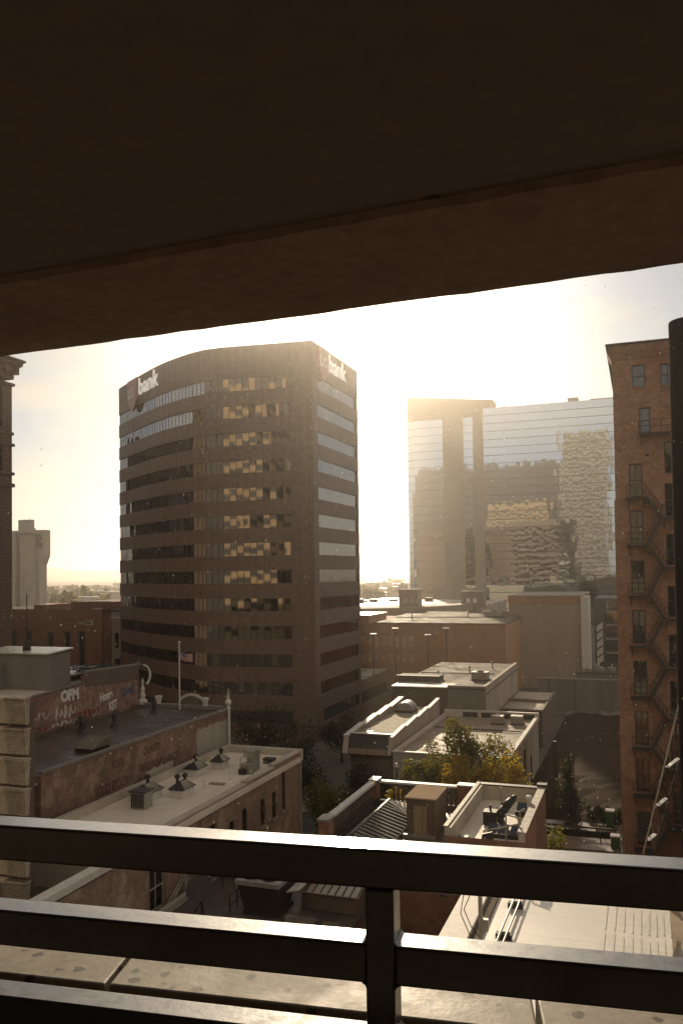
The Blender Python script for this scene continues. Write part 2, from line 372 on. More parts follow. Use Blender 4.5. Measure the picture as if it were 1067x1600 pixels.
# ================================================================ THE PARKING GARAGE WE LOOK OUT OF
E1 = Vector((.9938, .111, 0)); E2 = Vector((-.111, .9938, 0))
def rp(a, n, z): return E1 * a + E2 * n + Vector((0, 0, z))
def rail_a(x, y, n):
    d = FW + RT * ((x - PX) / F) - UP * ((y - PY) / F); return (d * (n / d.dot(E2))).dot(E1)
def rbox(mb, a0, a1, n0, n1, z0, z1): mb.hull([rp(a0, n0, z0), rp(a1, n0, z0), rp(a1, n1, z0), rp(a0, n1, z0)], [rp(a0, n0, z1), rp(a1, n0, z1), rp(a1, n1, z1), rp(a0, n1, z1)])
gar = thing('parking_garage', 'bare concrete parking deck framing the view, its rough beam overhead and pale coping below', 'parking garage', (0, 0, 0))
EB1 = Vector((.9996, -.028, 0)); EB2 = Vector((.028, .9996, 0))
def bp(a, n, z): return EB1 * a + EB2 * n + Vector((0, 0, z))
r = random.Random(11); rings = []; drift = 0; notch = 0
for i in range(421):
    a = -14 + 28 * i / 420 if abs(-14 + 28 * i / 420) > 3 else -14 + 28 * i / 420
    drift = drift * .9 + r.gauss(0, .0003); notch = max(0, notch - .004) if notch > 0 else (r.uniform(.005, .016) if r.random() < .035 else 0)
    zo = 24.722 + drift + notch * .45 + r.gauss(0, .0009); zi = 24.735 + r.gauss(0, .0012)
    rings.append([bp(a, 1.62, 24.757), bp(a, 1.628, zi), bp(a, 1.75, 24.726 + r.gauss(0, .0025)), bp(a, 1.98, 24.722 + r.gauss(0, .003)), bp(a, 2.125 - notch, zo), bp(a, 2.15, zo + .03), bp(a, 2.15, 26.2), bp(a, 1.62, 26.2)])
mb = MB()
for p, q in zip(rings, rings[1:]): mb.hull(p, q, False)
mb.build('edge_beam', 'beam', gar)
mb = MB(); nx, ny = 40, 24; P = {}
for i in range(nx + 1):
    for j in range(ny + 1): P[i, j] = bp(-14 + 28 * i / nx, 1.625 - 13 * j / ny, 24.753)
for i in range(nx):
    for j in range(ny): mb.face([P[i, j], P[i + 1, j], P[i + 1, j + 1], P[i, j + 1]])
mb.build('ceiling', 'soffit', gar)
mb = MB(); rbox(mb, -14, 14, -11.2, 1.95, 22.1, 22.38); mb.build('deck', 'concrete', gar)
mb = MB(); rbox(mb, -14, 14, -11.6, -11.25, 0, 24.7); mb.build('back_wall', 'concrete', gar)
z_c = 22.99
n_near = (at(280, 1549, z=z_c) - EYE).dot(E2); n_far = (at(280, 1485, z=z_c) - EYE).dot(E2)
mb = MB(); rbox(mb, -14, 14, n_near + .02, n_far - .02, 0, z_c - .092); mb.build('parapet_wall', 'concrete', gar)
j1 = (rail_a(215, 1482, n_far), rail_a(167, 1533, n_near)); j2 = (rail_a(855, 1549, n_far), rail_a(845, 1602, n_near)); st = j2[1] - j1[1]; ja = [(j1[0] + st * k, j1[1] + st * k) for k in range(-4, 6)]
for k, (p, q) in enumerate(zip(ja, ja[1:])):
    gp = .006; dz = r.uniform(-.003, .003); mb = MB()
    mb.hull([rp(p[1] + gp, n_near, z_c - .09), rp(q[1] - gp, n_near, z_c - .09), rp(q[0] - gp, n_far, z_c - .09), rp(p[0] + gp, n_far, z_c - .09)],
            [rp(p[1] + gp, n_near, z_c + dz), rp(q[1] - gp, n_near, z_c + dz), rp(q[0] - gp, n_far, z_c + dz + .002), rp(p[0] + gp, n_far, z_c + dz + .002)])
    mb.build('coping_slab', 'coping', gar, bevel=.006)
mb = MB(); rbox(mb, -14, 14, -11.6, 1.5, 26.25, 44); mb.build('upper_wall', 'concrete', gar)
# the steel railing in front of the coping
rl = thing('steel_railing', 'dark painted square tube railing across the foreground, sunlit along its wet tops', 'railing', rp(0, 1.66, 22.38))
a_p0, a_p1 = rail_a(571, 1480, 1.628), rail_a(616, 1480, 1.628)
posts = [(a_p0 - 1.62, a_p1 - 1.62), (a_p0, a_p1), (a_p0 + 1.62, a_p1 + 1.62)]
for k in range(6):
    z1 = 23.45 - .1855 * k
    mb = MB()
    if k == 0: rbox(mb, -3, 3, 1.628, 1.70, z1 - .077, z1)
    else:
        for u, v in ((-3, posts[0][0]), (posts[0][1], posts[1][0]), (posts[1][1], posts[2][0]), (posts[2][1], 3)): rbox(mb, u, v, 1.629, 1.699, z1 - .077, z1)
    mb.build('rail', 'rail', rl, bevel=.005)
for u, v in posts:
    mb = MB(); rbox(mb, u, v, 1.626, 1.702, 22.38, 23.373); mb.build('post', 'rail', rl, bevel=.004)
    for k in range(1, 6):
        z1 = 23.45 - .1855 * k
        for e, s_ in ((u, -1), (v, 1)):
            w_ = .009
            for zz_, q_ in ((z1, 1), (z1 - .077, -1)):
                mb = MB(); mb.hull([rp(e, 1.63, zz_), rp(e + s_ * w_, 1.63, zz_), rp(e + s_ * w_ * .35, 1.63, zz_ + q_ * w_ * .35), rp(e, 1.63, zz_ + q_ * w_)], [rp(e, 1.698, zz_), rp(e + s_ * w_, 1.698, zz_), rp(e + s_ * w_ * .35, 1.698, zz_ + q_ * w_ * .35), rp(e, 1.698, zz_ + q_ * w_)])
                mb.build('weld', 'rail', rl)

# ================================================================ THE BANDED BROWN BANK TOWER
bt = thing('office_tower', 'brown granite tower with bowed front, window bands and bank lettering at its top', 'office tower', (-60, 125, 0))
ctrl = [(-43.45, 109.4), (-46.9, 108.99), (-50, 108.63), (-54, 108.15), (-57, 107.8), (-60, 107.95), (-62.6, 108.8), (-65, 109.9), (-68.5, 111.7), (-72, 113.9), (-76, 116.8), (-80, 119.8), (-84, 122.9), (-86.6, 125), (-87.3, 126.6), (-87.5, 129)]
def resample(pts, step):
    out = [Vector((*pts[0], 0))]; acc = 0
    for p, q in zip(pts, pts[1:]):
        p, q = Vector((*p, 0)), Vector((*q, 0)); L = (q - p).length; n = max(1, round(L / step))
        for i in range(1, n + 1): out.append(p.lerp(q, i / n))
    return out
fr = resample(ctrl, 1.0); back = [Vector((-87.5, 152, 0)), Vector((-52, 152, 0)), Vector((-47, 134, 0)), Vector((-43.45, 129.4, 0))]
body = [(p.x, p.y) for p in fr] + [(p.x, p.y) for p in back]
def inset(pts, d):
    out = []
    for i, p in enumerate(pts):
        a = pts[max(0, i - 1)]; b = pts[min(len(pts) - 1, i + 1)]; t = (b - a).normalized(); n = Vector((t.y, -t.x, 0)); out.append(p + n * d)
    return out
WT = [52.3 - 4.0 * i for i in range(13)]
mb = MB(); zprev = 57.0
for w in WT: mb.prism(body, w, zprev); zprev = w - 1.85
mb.prism(body, 0, zprev)
mb.build('wall', 'granite', bt)
core = [(p.x, p.y) for p in inset(fr, -.22)]; cin = [(p.x, p.y) for p in inset([fr[0]] + fr, -.3)]
mb = MB(); mb.prism([(-43.7, 109.7), (-46.9, 109.15), (-46.9, 112), (-43.7, 111.3)], 2, 55); mb.prism([(-43.7, 109.7), (-44.5, 111.3), (-43.46, 111.3), (-43.46, 109.41)], 2, 55)
mb.prism([(-43.452, 109.42), (-46.9, 109.005), (-46.9, 109.4), (-43.6, 111)], 2, 55); mb.prism([(-43.47, 128.4), (-44, 128.4), (-46.9, 133.6), (-43.47, 129.38)], 2, 55); mb.build('corner_pier', 'granite', bt)
ws = [p for p in fr if p.x <= -46.85]; wi = inset(ws, -.18)
# flip inset direction if it went outwards
if (wi[0] - ws[0]).y < 0: wi = inset(ws, .18)
reflection_cells = {3: {(-57.9, -55.5): 1}, 4: {(-54.6, -53.2): .45}, 5: {(-56, -54): .5}, 8: {(-56.2, -55): .95}, 11: {(-57.9, -56.6): .5}}  # panes where a warm reflection is coloured in
r = random.Random(21)
for i, w in enumerate(WT):
    mb = MB(); bl = MB()
    for p, q in zip(wi, wi[1:]):
        t = (q - p).normalized(); nrm = Vector((-t.y, t.x, 0)); tilt = r.gauss(0, .009); tw = r.gauss(0, .006); L = (q - p).length
        zb, zt = w - 1.9, w + .05
        a = p + nrm * tw * L; b = q - nrm * tw * L; dz = nrm * tilt
        mb.face([(*(a - dz).xy, zb), (*(b - dz).xy, zb), (*(b + dz).xy, zt), (*(a + dz).xy, zt)])
        mx = (p.x + q.x) / 2
        for (u, v), f in reflection_cells.get(i, {}).items():
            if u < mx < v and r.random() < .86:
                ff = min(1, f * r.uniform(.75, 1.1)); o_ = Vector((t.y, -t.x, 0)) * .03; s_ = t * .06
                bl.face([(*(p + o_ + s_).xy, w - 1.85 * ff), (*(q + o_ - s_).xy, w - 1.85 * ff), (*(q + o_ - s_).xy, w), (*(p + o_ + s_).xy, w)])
        mb.k = 1; c_ = p; o_ = Vector((t.y, -t.x, 0)) * .02; mb.box(c_.x - .035, c_.x + .035, c_.y - .04, c_.y + .04, zb, zt); mb.k = 0
    wb = mb.build('window_band', ['towerglass', 'frame'], bt)
    if bl.f: bl.build('amber_reflection', 'amber_reflection', wb)  # amber panels painting warm reflections onto the glass
    mb = MB(); y1 = 128.4 if i < 12 else 128.4
    ys = [111.3 + (y1 - 111.3) * k / 12 for k in range(13)]
    for u, v in zip(ys, ys[1:]):
        tl = r.gauss(0, .0025); tw = r.gauss(0, .002)
        mb.face([(-43.62 - tl - tw, u, w - 1.9), (-43.62 - tl + tw, v, w - 1.9), (-43.62 + tl + tw, v, w + .05), (-43.62 + tl - tw, u, w + .05)])
        mb.k = 1; mb.box(-43.63, -43.605, u - .02, u + .02, w - 1.9, w + .05); mb.k = 0
    mb.build('window_band', ['towerglass', 'frame'], bt)
# lettering: us bank, twice
def sign(origin, ux, out, s, h):
    o, ux, out = Vector(origin), Vector(ux).normalized(), Vector(out).normalized()
    mb = MB(); P = lambda a, z, d: o + ux * a * h + Vector((0, 0, z)) + out * d
    prof = [(-3.1, 3.3), (0, 3.3), (0, .2), (-1.0, -1.0), (-1.55, -1.45), (-2.1, -1.0), (-3.1, .2)]
    mb.hull([P(a * s, z * s, .05) for a, z in prof], [P(a * s, z * s, .5) for a, z in prof]); sb = mb.build('sign_shield', 'shield', bt)
    text('sign_text', 'us', 3.2 * s, P(-2.95 * s, .55 * s, .54), ux, out, 'letter', sb, .03, .02, .78 * h)
    text('sign_text', 'bank', 3.55 * s, P(.25 * s, .55 * s, .3), ux, out, 'signlit', bt, .1, .02, .86 * h, 1.03)
pL = at(219, 612, z=53.9)  # foot of the b on the receding front
d_ = Vector((.80, -.60, 0)); o_ = Vector((-.60, -.80, 0)); k_ = (Vector((-78, 118.3, 0)) - Vector((pL.x, pL.y, 0))).dot(o_)
sign(Vector((-77.6, 118.02, 53.0)) + o_ * .12, d_, o_, 1.12, 1.3)
sign((-43.45, 114.9, 53.25), (0, 1, 0), (1, 0, 0), 1.05, 1.22)
# the podium of the tower
mb = MB(); holes = [(112, 143.5, 2.4, 4.3)]
wall_open(mb, 'x', -43.40, 110.2, 147.0, 0, 6.15, holes, .3)
mb.box(-60, -43.42, 129.5, 147.0, 5.2, 5.75); mb.box(-43.9, -43.405, 129.5, 147.0, 5.75, 6.15); mb.face([(-43.4, 147, 0), (-60, 147, 0), (-60, 147, 6.1), (-43.4, 147, 6.1)]); mb.face([(-43.40, 110.2, 0), (-43.45, 109.42, 0), (-43.45, 109.42, 6.15), (-43.40, 110.2, 6.15)])
pw = mb.build('podium', 'granite', bt)
mb = MB(); mb.face([(-43.62, 112, 2.3), (-43.62, 143.5, 2.3), (-43.62, 143.5, 4.4), (-43.62, 112, 4.4)]); mb.k = 1
for k in range(1, 22): mb.box(-43.66, -43.57, 112 + k * 1.5 - .03, 112 + k * 1.5 + .03, 2.35, 4.35)
mb.build('podium_window', ['towerglass', 'frame'], bt)
mb = MB(); mb.face([(-60, 129.6, 6.05), (-43.95, 129.6, 6.05), (-43.95, 146.9, 6.05), (-60, 146.9, 6.05)]); mb.build('podium_roof', 'wetroof', bt)

# ================================================================ THE MIRRORED HOTEL
ho = thing('glass_hotel', 'tall mirrored glass hotel with beige piers, reflecting the city, behind the low brown buildings', 'hotel', (-60, 380, 0))
LX0, LX1 = -100.6, -64.6
arc = [(-100.6 + 6.2 * (1 - math.sin(t)), 366 + 6.2 * (1 - math.cos(t)) if False else 372.2 - 6.2 * math.cos(t)) for t in [math.pi / 2 * k / 8 for k in range(9)]]
arc = [(-94.4 - 6.2 * math.cos(t), 372.2 - 6.2 * math.sin(t)) for t in [math.pi / 2 * k / 7 for k in range(8)]]
blk = arc + [(-59.9, 366), (-59.9, 400), (-100.6, 400)]
blk = arc + [(-59.9, 366), (-59.9, 374), (-100.6, 374)]; ztop = lambda x: 103.3 - (x + 100.6) * .113
mb = MB(); mb.hull([(x, y, 93.5) for x, y in blk], [(x, y, ztop(x)) for x, y in blk]); mb.prism([(x * .998 - .1, y + .4) for x, y in blk], 0, 93.5)
mb.build('wall', 'hotel', ho)
mb = MB(); mb.box(-82.7, -73.4, 365.4, 366.8, 8, 93.6); mb.build('pier', 'hotel', ho)
mb = MB(); mb.box(-69.1, -64.55, 365.4, 366.8, 8, 93.6); mb.build('pier', 'hotel', ho)
mb = MB(); mb.box(-88, -63.5, 364.2, 365.2, 0, 16); mb.build('base_wall', 'hotel', ho)
mb = MB(); mb.box(-64.5, 12, 366.85, 392, 0, 95.0); mb.build('wing', 'hotelline', ho)
r = random.Random(33); FH = 3.54
def band(name, segs, z0, z1, seed):
    mb = MB(); q = random.Random(seed)
    for (p0, p1) in segs:
        p0, p1 = Vector((*p0, 0)), Vector((*p1, 0)); n = max(1, round((p1 - p0).length / 1.55)); t = (p1 - p0).normalized(); nr = Vector((t.y, -t.x, 0))
        for k in range(n):
            a, b = p0.lerp(p1, k / n), p0.lerp(p1, (k + 1) / n); ti = nr * q.gauss(0, .0026); tw = nr * q.gauss(0, .0022)
            mb.k = 0; mb.face([(*(a - ti - tw).xy, z0 + .22), (*(b - ti + tw).xy, z0 + .22), (*(b + ti + tw).xy, z1), (*(a + ti - tw).xy, z1)])
        mb.k = 1; ctr = [p0 + nr * .12, p1 + nr * .12, p1 - nr * .3, p0 - nr * .3]; mb.prism([(c.x, c.y) for c in ctr], z0, z0 + .22)
    return mb.build(name, ['mirror', 'hotelline'], ho)
for k in range(26):
    z0 = 3.2 + FH * k; z1 = z0 + FH
    if z1 < 96: band('window_band', [((-64.5, 365.8), (12, 365.8))], z0, min(z1, 95.2), 100 + k)
    if z1 < 94: band('window_band', [*zip([(x - .05, y - .25) for x, y in arc], [(x - .05, y - .25) for x, y in arc][1:]), ((-94.4, 365.7), (-82.7, 365.7))], z0, z1, 200 + k); band('window_band', [((-73.4, 365.7), (-69.1, 365.7))], z0, z1, 300 + k)
mb = MB(); mb.box(-29, -24.5, 376, 382, 95.0, 98.8); mb.build('rooftop_unit', 'hotel', ho)
mb = MB(); mb.box(-19.5, 5, 376, 392, 95.0, 97.6); mb.build('penthouse', 'hotel', ho)
mb = MB(); mb.box(-58, -54.6, 376, 382, 95.0, 97.4); mb.build('rooftop_unit', 'hotel', ho)
mb = MB(); mb.tube((-44.4, 380, 95), (-44.4, 380, 107), .14, .05); mb.build('mast', 'darkmetal', ho)

# ================================================================ BUILDINGS SEEN ONLY IN THE GLASS
def reflected(name, label, x0, x1, y0, y1, z1, wmat, fl, loc):
    b = thing(name, label, 'office building', loc); mb = MB(); holes = []
    mb.box(x0, x1, y0, y1, 0, z1); mb.build('wall', wmat, b)
    z = 6
    while z < z1 - 4:
        mb = MB(); mb.box(x0 + 1.5, x1 - 1.5, y1 + .02, y1 + .1, z, z + fl * .48); mb.box(x1 + .02, x1 + .1, y0 + 1, y1 - 1, z, z + fl * .48); z += fl
        mb.build('window_band', 'iron', b)
reflected('pale_tower', 'pale stone tower mirrored in the upper right of the hotel glass', -70, -26, -95, -60, 150, 'beige', 4.6, (-55, -78, 0))
reflected('unseen_dark_slab', 'added dark slab out of view, mirrored at the left of the main hotel wing', -760, -62, -125, -98, 128, 'frame', 4.2, (-150, -110, 0))  # slab added behind the viewpoint to darken what the tower glass reflects
reflected('banded_block', 'amber banded office block mirrored low in the middle of the hotel glass', -132, -78, -60, -34, 84, 'amber', 4.2, (-105, -47, 0))
# ================================================================ LEFT: OLD BRICK ROW
# --- white roofed two storey building
wr = thing('brick_building', 'two storey worn brick building with a pale roof skin and ribbed skylights on top', 'building', (-29, 50, 0))
hs = [(40.0, 41.6, 5.2, 7.7), (43.6, 44.5, 6.3, 7.9), (46.6, 47.6, 6.4, 8.1), (49.4, 50.2, 5.9, 7.6), (51.3, 52.1, 5.6, 7.9), (54.2, 55.0, 5.9, 7.8), (56.2, 56.9, 5.9, 7.8), (58, 58.6, 6.0, 8.9), (46.8, 47.8, 2, 4.2), (51, 52, 1.6, 3.9), (55, 56, 1.6, 3.9)]
mb = MB(); wall_open(mb, 'x', -25.9, 38.6, 61.8, 0, 9.45, hs, .25); mb.box(-26.33, -25.905, 52, 56.5, 9.451, 9.568); mb.box(-26.33, -25.905, 56.501, 61.45, 9.451, 9.718)
mb.box(-26.3, -25.905, 38.6, 61.79, 9.0, 9.44); mb.face([(-25.9, 61.8, 0), (-32.5, 61.8, 0), (-32.5, 61.8, 9.4), (-25.9, 61.8, 9.4)]); mb.face([(-32.5, 61.8, 0), (-32.5, 38.6, 0), (-32.5, 38.6, 9.4), (-32.5, 61.8, 9.4)])
mb.build('wall', 'oldbrick', wr)
for h in hs: window(wr, 'x', -25.9, h, 'paleframe' if h[0] == 40.0 else 'frame', 'glass', 1 if h[1] - h[0] > 1 else 0, 1, .07, .2, 'concrete')
mb = MB(); mb.box(-32.4, -25.7, 38.75, 61.45, 9.0, 9.35); mb.build('roof', 'whiteroof', wr)
mb = MB(); mb.box(-26.35, -25.82, 38.6, 52, 9.45, 9.55); mb.box(-26.35, -25.8, 52, 56.5, 9.57, 9.68); mb.box(-26.35, -25.82, 56.5, 61.8, 9.72, 9.82);
mb.box(-32.5, -25.83, 61.5, 62.0, 9.0, 9.85); mb.box(-32.55, -32.2, 38.6, 61.5, 9.36, 9.85); mb.build('parapet', 'whitewall', wr)
mb = MB(); mb.box(-32.5, -27.05, 38.3, 38.6, 4, 9.3); mb.build('rear_wall', 'whitewall', wr)
mb = MB(); mb.box(-27.05, -25.88, 36.4, 38.58, 0, 9.75); mb.build('corner_pier', 'oldbrick', wr)
mb = MB(); mb.box(-26.25, -25.89, 30, 36.38, 0, 8.85); mb.build('terrace_wall', 'oldbrick', wr)
mb = MB(); mb.box(-26.4, -25.75, 30, 36.36, 9.36, 9.0); mb.build('coping', 'white', wr)
mb = MB(); mb.box(-40, -26.3, 24, 38.2, 6.2, 6.75); mb.build('terrace_roof', 'darkroof', wr)
mb = MB(); mb.path([(-28.2, 38.2, 9.0), (-28.2, 38.2, 7.2), (-27.2, 38.2, 7.55)], .05); mb.build('downpipe', 'iron', wr)
mb = MB(); mb.box(-25.88, -25.6, 43.3, 43.5, 4.4, 7.4); mb.build('wall_vent', 'paleframe', wr)
for y, z0, z1 in ((45.6, 5, 8.8), (61.2, .2, 9.5)): mb = MB(); mb.tube((-25.7, y, z0), (-25.7, y, z1), .055); mb.build('downpipe', 'paleframe', wr)
def skylight(x0, x1, y0, y1, zb, label, cowls):
    cx_, cy_ = (x0 + x1) / 2, (y0 + y1) / 2; x0, x1, y0, y1 = [c + (v - c) * .74 for v, c in ((x0, cx_), (x1, cx_), (y0, cy_), (y1, cy_))]; cowls = [(cx_ + (a - cx_) * .7, cy_ + (b - cy_) * .7) for a, b in cowls]
    t = thing('ridged_skylight', label, 'skylight', ((x0 + x1) / 2, (y0 + y1) / 2, zb), 'black ridged skylights on the white roof')
    mb = MB(); mb.box(x0, x1, y0, y1, zb, zb + .5); mb.build('curb', 'white', t)
    xm = (x0 + x1) / 2; mb = MB(); mb.hull([(x0 - .12, y0 - .12, zb + .51), (x1 + .12, y0 - .12, zb + .51), (x1 + .12, y1 + .12, zb + .51), (x0 - .12, y1 + .12, zb + .51)], [(xm - .1, y0 + .3, zb + .95), (xm + .1, y0 + .3, zb + .95), (xm + .1, y1 - .3, zb + .95), (xm - .1, y1 - .3, zb + .95)])
    hd = mb.build('hood', 'black', t); mb = MB(); n = 6
    for k in range(n):
        y = y0 + .1 + (y1 - y0 - .2) * (k + .5) / n; yy = y0 + .4 + (y1 - y0 - .8) * (k + .5) / n
        mb.bar((x1 + .1, y, zb + .55), (xm + .12, yy, zb + .97), .09, .04)
    mb.build('glazing_bar', 'paleframe', hd)
    for c in cowls:
        mb = MB(); mb.lathe((c[0], c[1], zb + .75), [(.1, 0), (.1, .4), (.19, .41), (.19, .55), (.06, .66)], 10); mb.build('cowl', 'iron', t)
    return t
skylight(-31.7, -29.9, 46.2, 48.4, 9.36, 'large ridged black skylight nearest us, beside a grey metal louvre box on the white roof', [(-31.2, 48.1)])
skylight(-29.6, -28.3, 47.6, 49.6, 9.36, 'ridged black skylight with twin black cowls on the white roof', [(-29.3, 48.4), (-28.9, 49.1)])
skylight(-31.6, -30.3, 52.9, 54.9, 9.36, 'ridged black skylight with a white hood beside it, mid way along the white roof', [(-31.2, 54.4)])
skylight(-30.9, -29.7, 55.6, 57.2, 9.36, 'small ridged black skylight farthest along the white roof', [(-30.3, 56.7)])
t = thing('louvre_box', 'grey louvred metal box standing in front of the nearest black skylight', 'roof vent', (-29.9, 45.4, 9.36))
mb = MB(); mb.box(-30.4, -29.4, 44.9, 45.8, 9.37, 10.4); mb.build('casing', 'galv', t)
mb = MB()
for k in range(6): mb.box(-30.35 + k * .16, -30.28 + k * .16, 44.85, 44.89, 9.45, 10.3)
mb.build('louvre', 'iron', t); mb = MB(); mb.box(-30.48, -29.32, 44.8, 45.9, 10.4, 10.47); mb.build('cap', 'darkmetal', t)
t = thing('air_conditioner', 'pale stepped ductwork unit near the far end of the white roof', 'air conditioner', (-27.5, 55.6, 9.36))
mb = MB(); mb.box(-28.0, -27.0, 55.1, 56.0, 9.37, 10.0); mb.build('casing', 'galv', t); mb = MB(); mb.box(-27.8, -27.2, 55.9, 56.9, 9.4, 10.8); mb.build('duct', 'galv', t); mb = MB(); mb.box(-27.9, -27.4, 54.7, 55.08, 9.38, 9.75); mb.build('panel', 'darkmetal', t)
mb = MB(); mb.box(-27.7, -26.9, 58.5, 59.1, 9.37, 9.62); mb.box(-27.75, -26.85, 58.45, 59.15, 9.63, 9.72); tag(mb.build('roof_hatch', 'darkmetal'), 'dark roof hatch by the far parapet of the white roof', 'roof hatch')
r = random.Random(3)
for k, (x, y, lb) in enumerate([(-28.4, 50.6, 'short white vent pipe left of the pale roof centre seam'), (-27.8, 53.2, 'short white vent pipe just before the ductwork unit'), (-29.0, 57.3, 'short white vent pipe beside the farthest black skylight')]):
    mb = MB(); mb.lathe((x, y, 9.36), [(.07, 0), (.07, .5), (.1, .5), (.1, .6)], 8); tag(mb.build('vent_pipe', 'white'), lb, 'vent pipe', 'vent pipes on the white roof')
mb = MB(); mb.box(-28.6, -27.5, 51.6, 52.0, 9.37, 9.45); tag(mb.build('timber_plank', 'wood'), 'weathered plank lying on the white roof', 'plank')

# --- building with the faded painted advertisement
rb = thing('brick_building', 'dark roofed brick building with a faded painted advertisement along its side wall', 'building', (-37, 52, 0))
hs = [(-36.3, -35.2, 8.2, 10.4)]
mb = MB(); mb.face([(-33.2, 40, 0), (-33.2, 63.3, 0), (-33.2, 63.3, 12.5), (-33.2, 40, 12.5)]); wall_open(mb, 'y', 40.0, -41.65, -33.2, 0, 12.3, hs, .3); mb.face([(-33.2, 63.3, 0), (-41.65, 63.3, 0), (-41.65, 63.3, 12.5), (-33.2, 63.3, 12.5)])
mb.build('wall', 'signbrick', rb); window(rb, 'y', 40.0, hs[0], 'frame', 'glass', 1, 1, .07, .25)
mb = MB(); mb.hull([(-41.6, 40.1, 11.9), (-33.5, 40.1, 11.9), (-33.5, 63.1, 12.1), (-41.6, 63.1, 12.1)], [(-41.6, 40.1, 12.2), (-33.5, 40.1, 12.2), (-33.5, 63.1, 12.4), (-41.6, 63.1, 12.4)]); mb.build('roof', 'darkroof', rb)
mb = MB(); mb.box(-33.48, -33.08, 40, 63.3, 12.42, 12.56); mb.box(-41.6, -33.5, 62.9, 63.4, 12.42, 12.75); mb.build('parapet_cap', 'greywall', rb)
mb = MB()
rr = random.Random(8)
def ragged(mb, y0, y1, z0, z1, x):
    n = 14; top = [(y0 + (y1 - y0) * k / n, z1 + rr.uniform(-.12, .12)) for k in range(n + 1)]
    for a, b in zip(top, top[1:]): mb.hull([(x, a[0], z0), (x, b[0], z0), (x, b[0], b[1]), (x, a[0], a[1])], [(x + .012, a[0], z0), (x + .012, b[0], z0), (x + .012, b[0], b[1]), (x + .012, a[0], a[1])])
ragged(mb, 58.0, 63.2, 9.3, 11.7, -33.195); mb.build('plaster_patch', 'patch', rb)
mb = MB(); ragged(mb, 50.9, 54.5, 8.8, 10.12, -33.195); mb.build('plaster_patch', 'whitewall', rb)
for s_, sz, y, z, m_ in (('SOLID STOCK', .86, 45.1, 9.75, 'faint'), ('REASONABLE PRICES', .82, 50.2, 10.12, 'faint'), ('HOTEL', .7, 46.9, 11.15, 'fainter'), ('QUALITY', .78, 50.6, 11.3, 'faint')):
    text('painted_lettering', s_, sz, (-33.195, y, z), (0, 1, 0), (1, 0, 0), m_, rb, .004, .012, .68)
mb = MB(); mb.tube((-33.0, 63.1, 8.5), (-33.0, 63.1, 12.6), .12); mb.build('downpipe', 'white', rb)
mb = MB(); mb.lathe((-33.2, 63.4, 12.5), [(.18, 0), (.2, .1), (.12, .2), (.26, .45), (.28, .6), (.14, .8), (.08, .9), (.12, 1.02), (.05, 1.25), (.02, 1.75)], 10); mb.build('finial', 'white', rb, smooth=True)
for x, lb in ((-39.9, 'a'), (-35.3, 'b')):
    mb = MB(); mb.lathe((x, 63.2, 12.7), [(.26, 0), (.2, .12), (.3, .5), (.34, .55), (.34, .68)], 8); mb.build('urn', 'white', rb)
mb = MB(); prof = [(math.cos(math.pi * k / 14) * 1.1, math.sin(math.pi * k / 14) * .75) for k in range(15)]
mb.hull([(-36.7 + a, 63.25, 12.72 + b) for a, b in prof], [(-36.7 + a, 63.6, 12.72 + b) for a, b in prof]); mb.build('pediment', 'brownwall', rb)
mb = MB()
for (a, b), (c, d) in zip(prof, prof[1:]): mb.bar((-36.7 + a * 1.03, 63.4, 12.74 + b * 1.05), (-36.7 + c * 1.03, 63.4, 12.74 + d * 1.05), .36, .05, (0, 1, 0))
mb.build('pediment_cap', 'white', rb)
for x, y, lb in ((-38.9, 51.5, 'black conical roof vent nearest us on the dark roof'), (-38.4, 54.6, 'black conical roof vent mid way along the dark roof'), (-38.7, 60.6, 'black conical roof vent by the curved pediment'), (-39.9, 52.6, 'slim black roof vent beside the graffiti wall')):
    mb = MB(); mb.lathe((x, y, 12.2), [(.42, 0), (.3, .25), (.17, .45), (.15, .95), (.24, .97), (.2, 1.15)], 10); tag(mb.build('roof_vent', 'iron'), lb, 'roof vent', 'conical vents on the dark roof')
t = thing('roof_skylight', 'low sloping box skylight at the near edge of the dark roof', 'skylight', (-34.9, 47, 12.2))
mb = MB(); mb.box(-35.6, -34.2, 46.2, 48, 12.2, 12.55); mb.build('curb', 'darkmetal', t); mb = MB(); mb.hull([(-35.65, 46.1, 12.56), (-34.1, 46.1, 12.56), (-34.1, 48.1, 12.56), (-35.65, 48.1, 12.56)], [(-35.65, 47.6, 13.1), (-34.1, 47.6, 13.1), (-34.1, 48.1, 13.05), (-35.65, 48.1, 13.05)]); mb.build('cover', 'greyroof', t)
mb = MB(); mb.bar((-41.4, 39.8, 12.5), (-33.3, 39.75, 11.9), .14, .14); tag(mb.build('steel_pipe', 'galv'), 'thin bright pipe running across the near end of the dark roof', 'pipe')
mb = MB(); mb.path([(-34.2, 39.8, 9.0), (-34.2, 39.8, 12.7), (-34.25, 39.85, 13.2), (-34.5, 39.9, 13.4)], .09); mb.box(-34.5, -33.9, 39.5, 39.78, 10.3, 12.0); tag(mb.build('service_mast', 'iron'), 'curved black service mast at the near corner of the painted brick wall', 'mast')
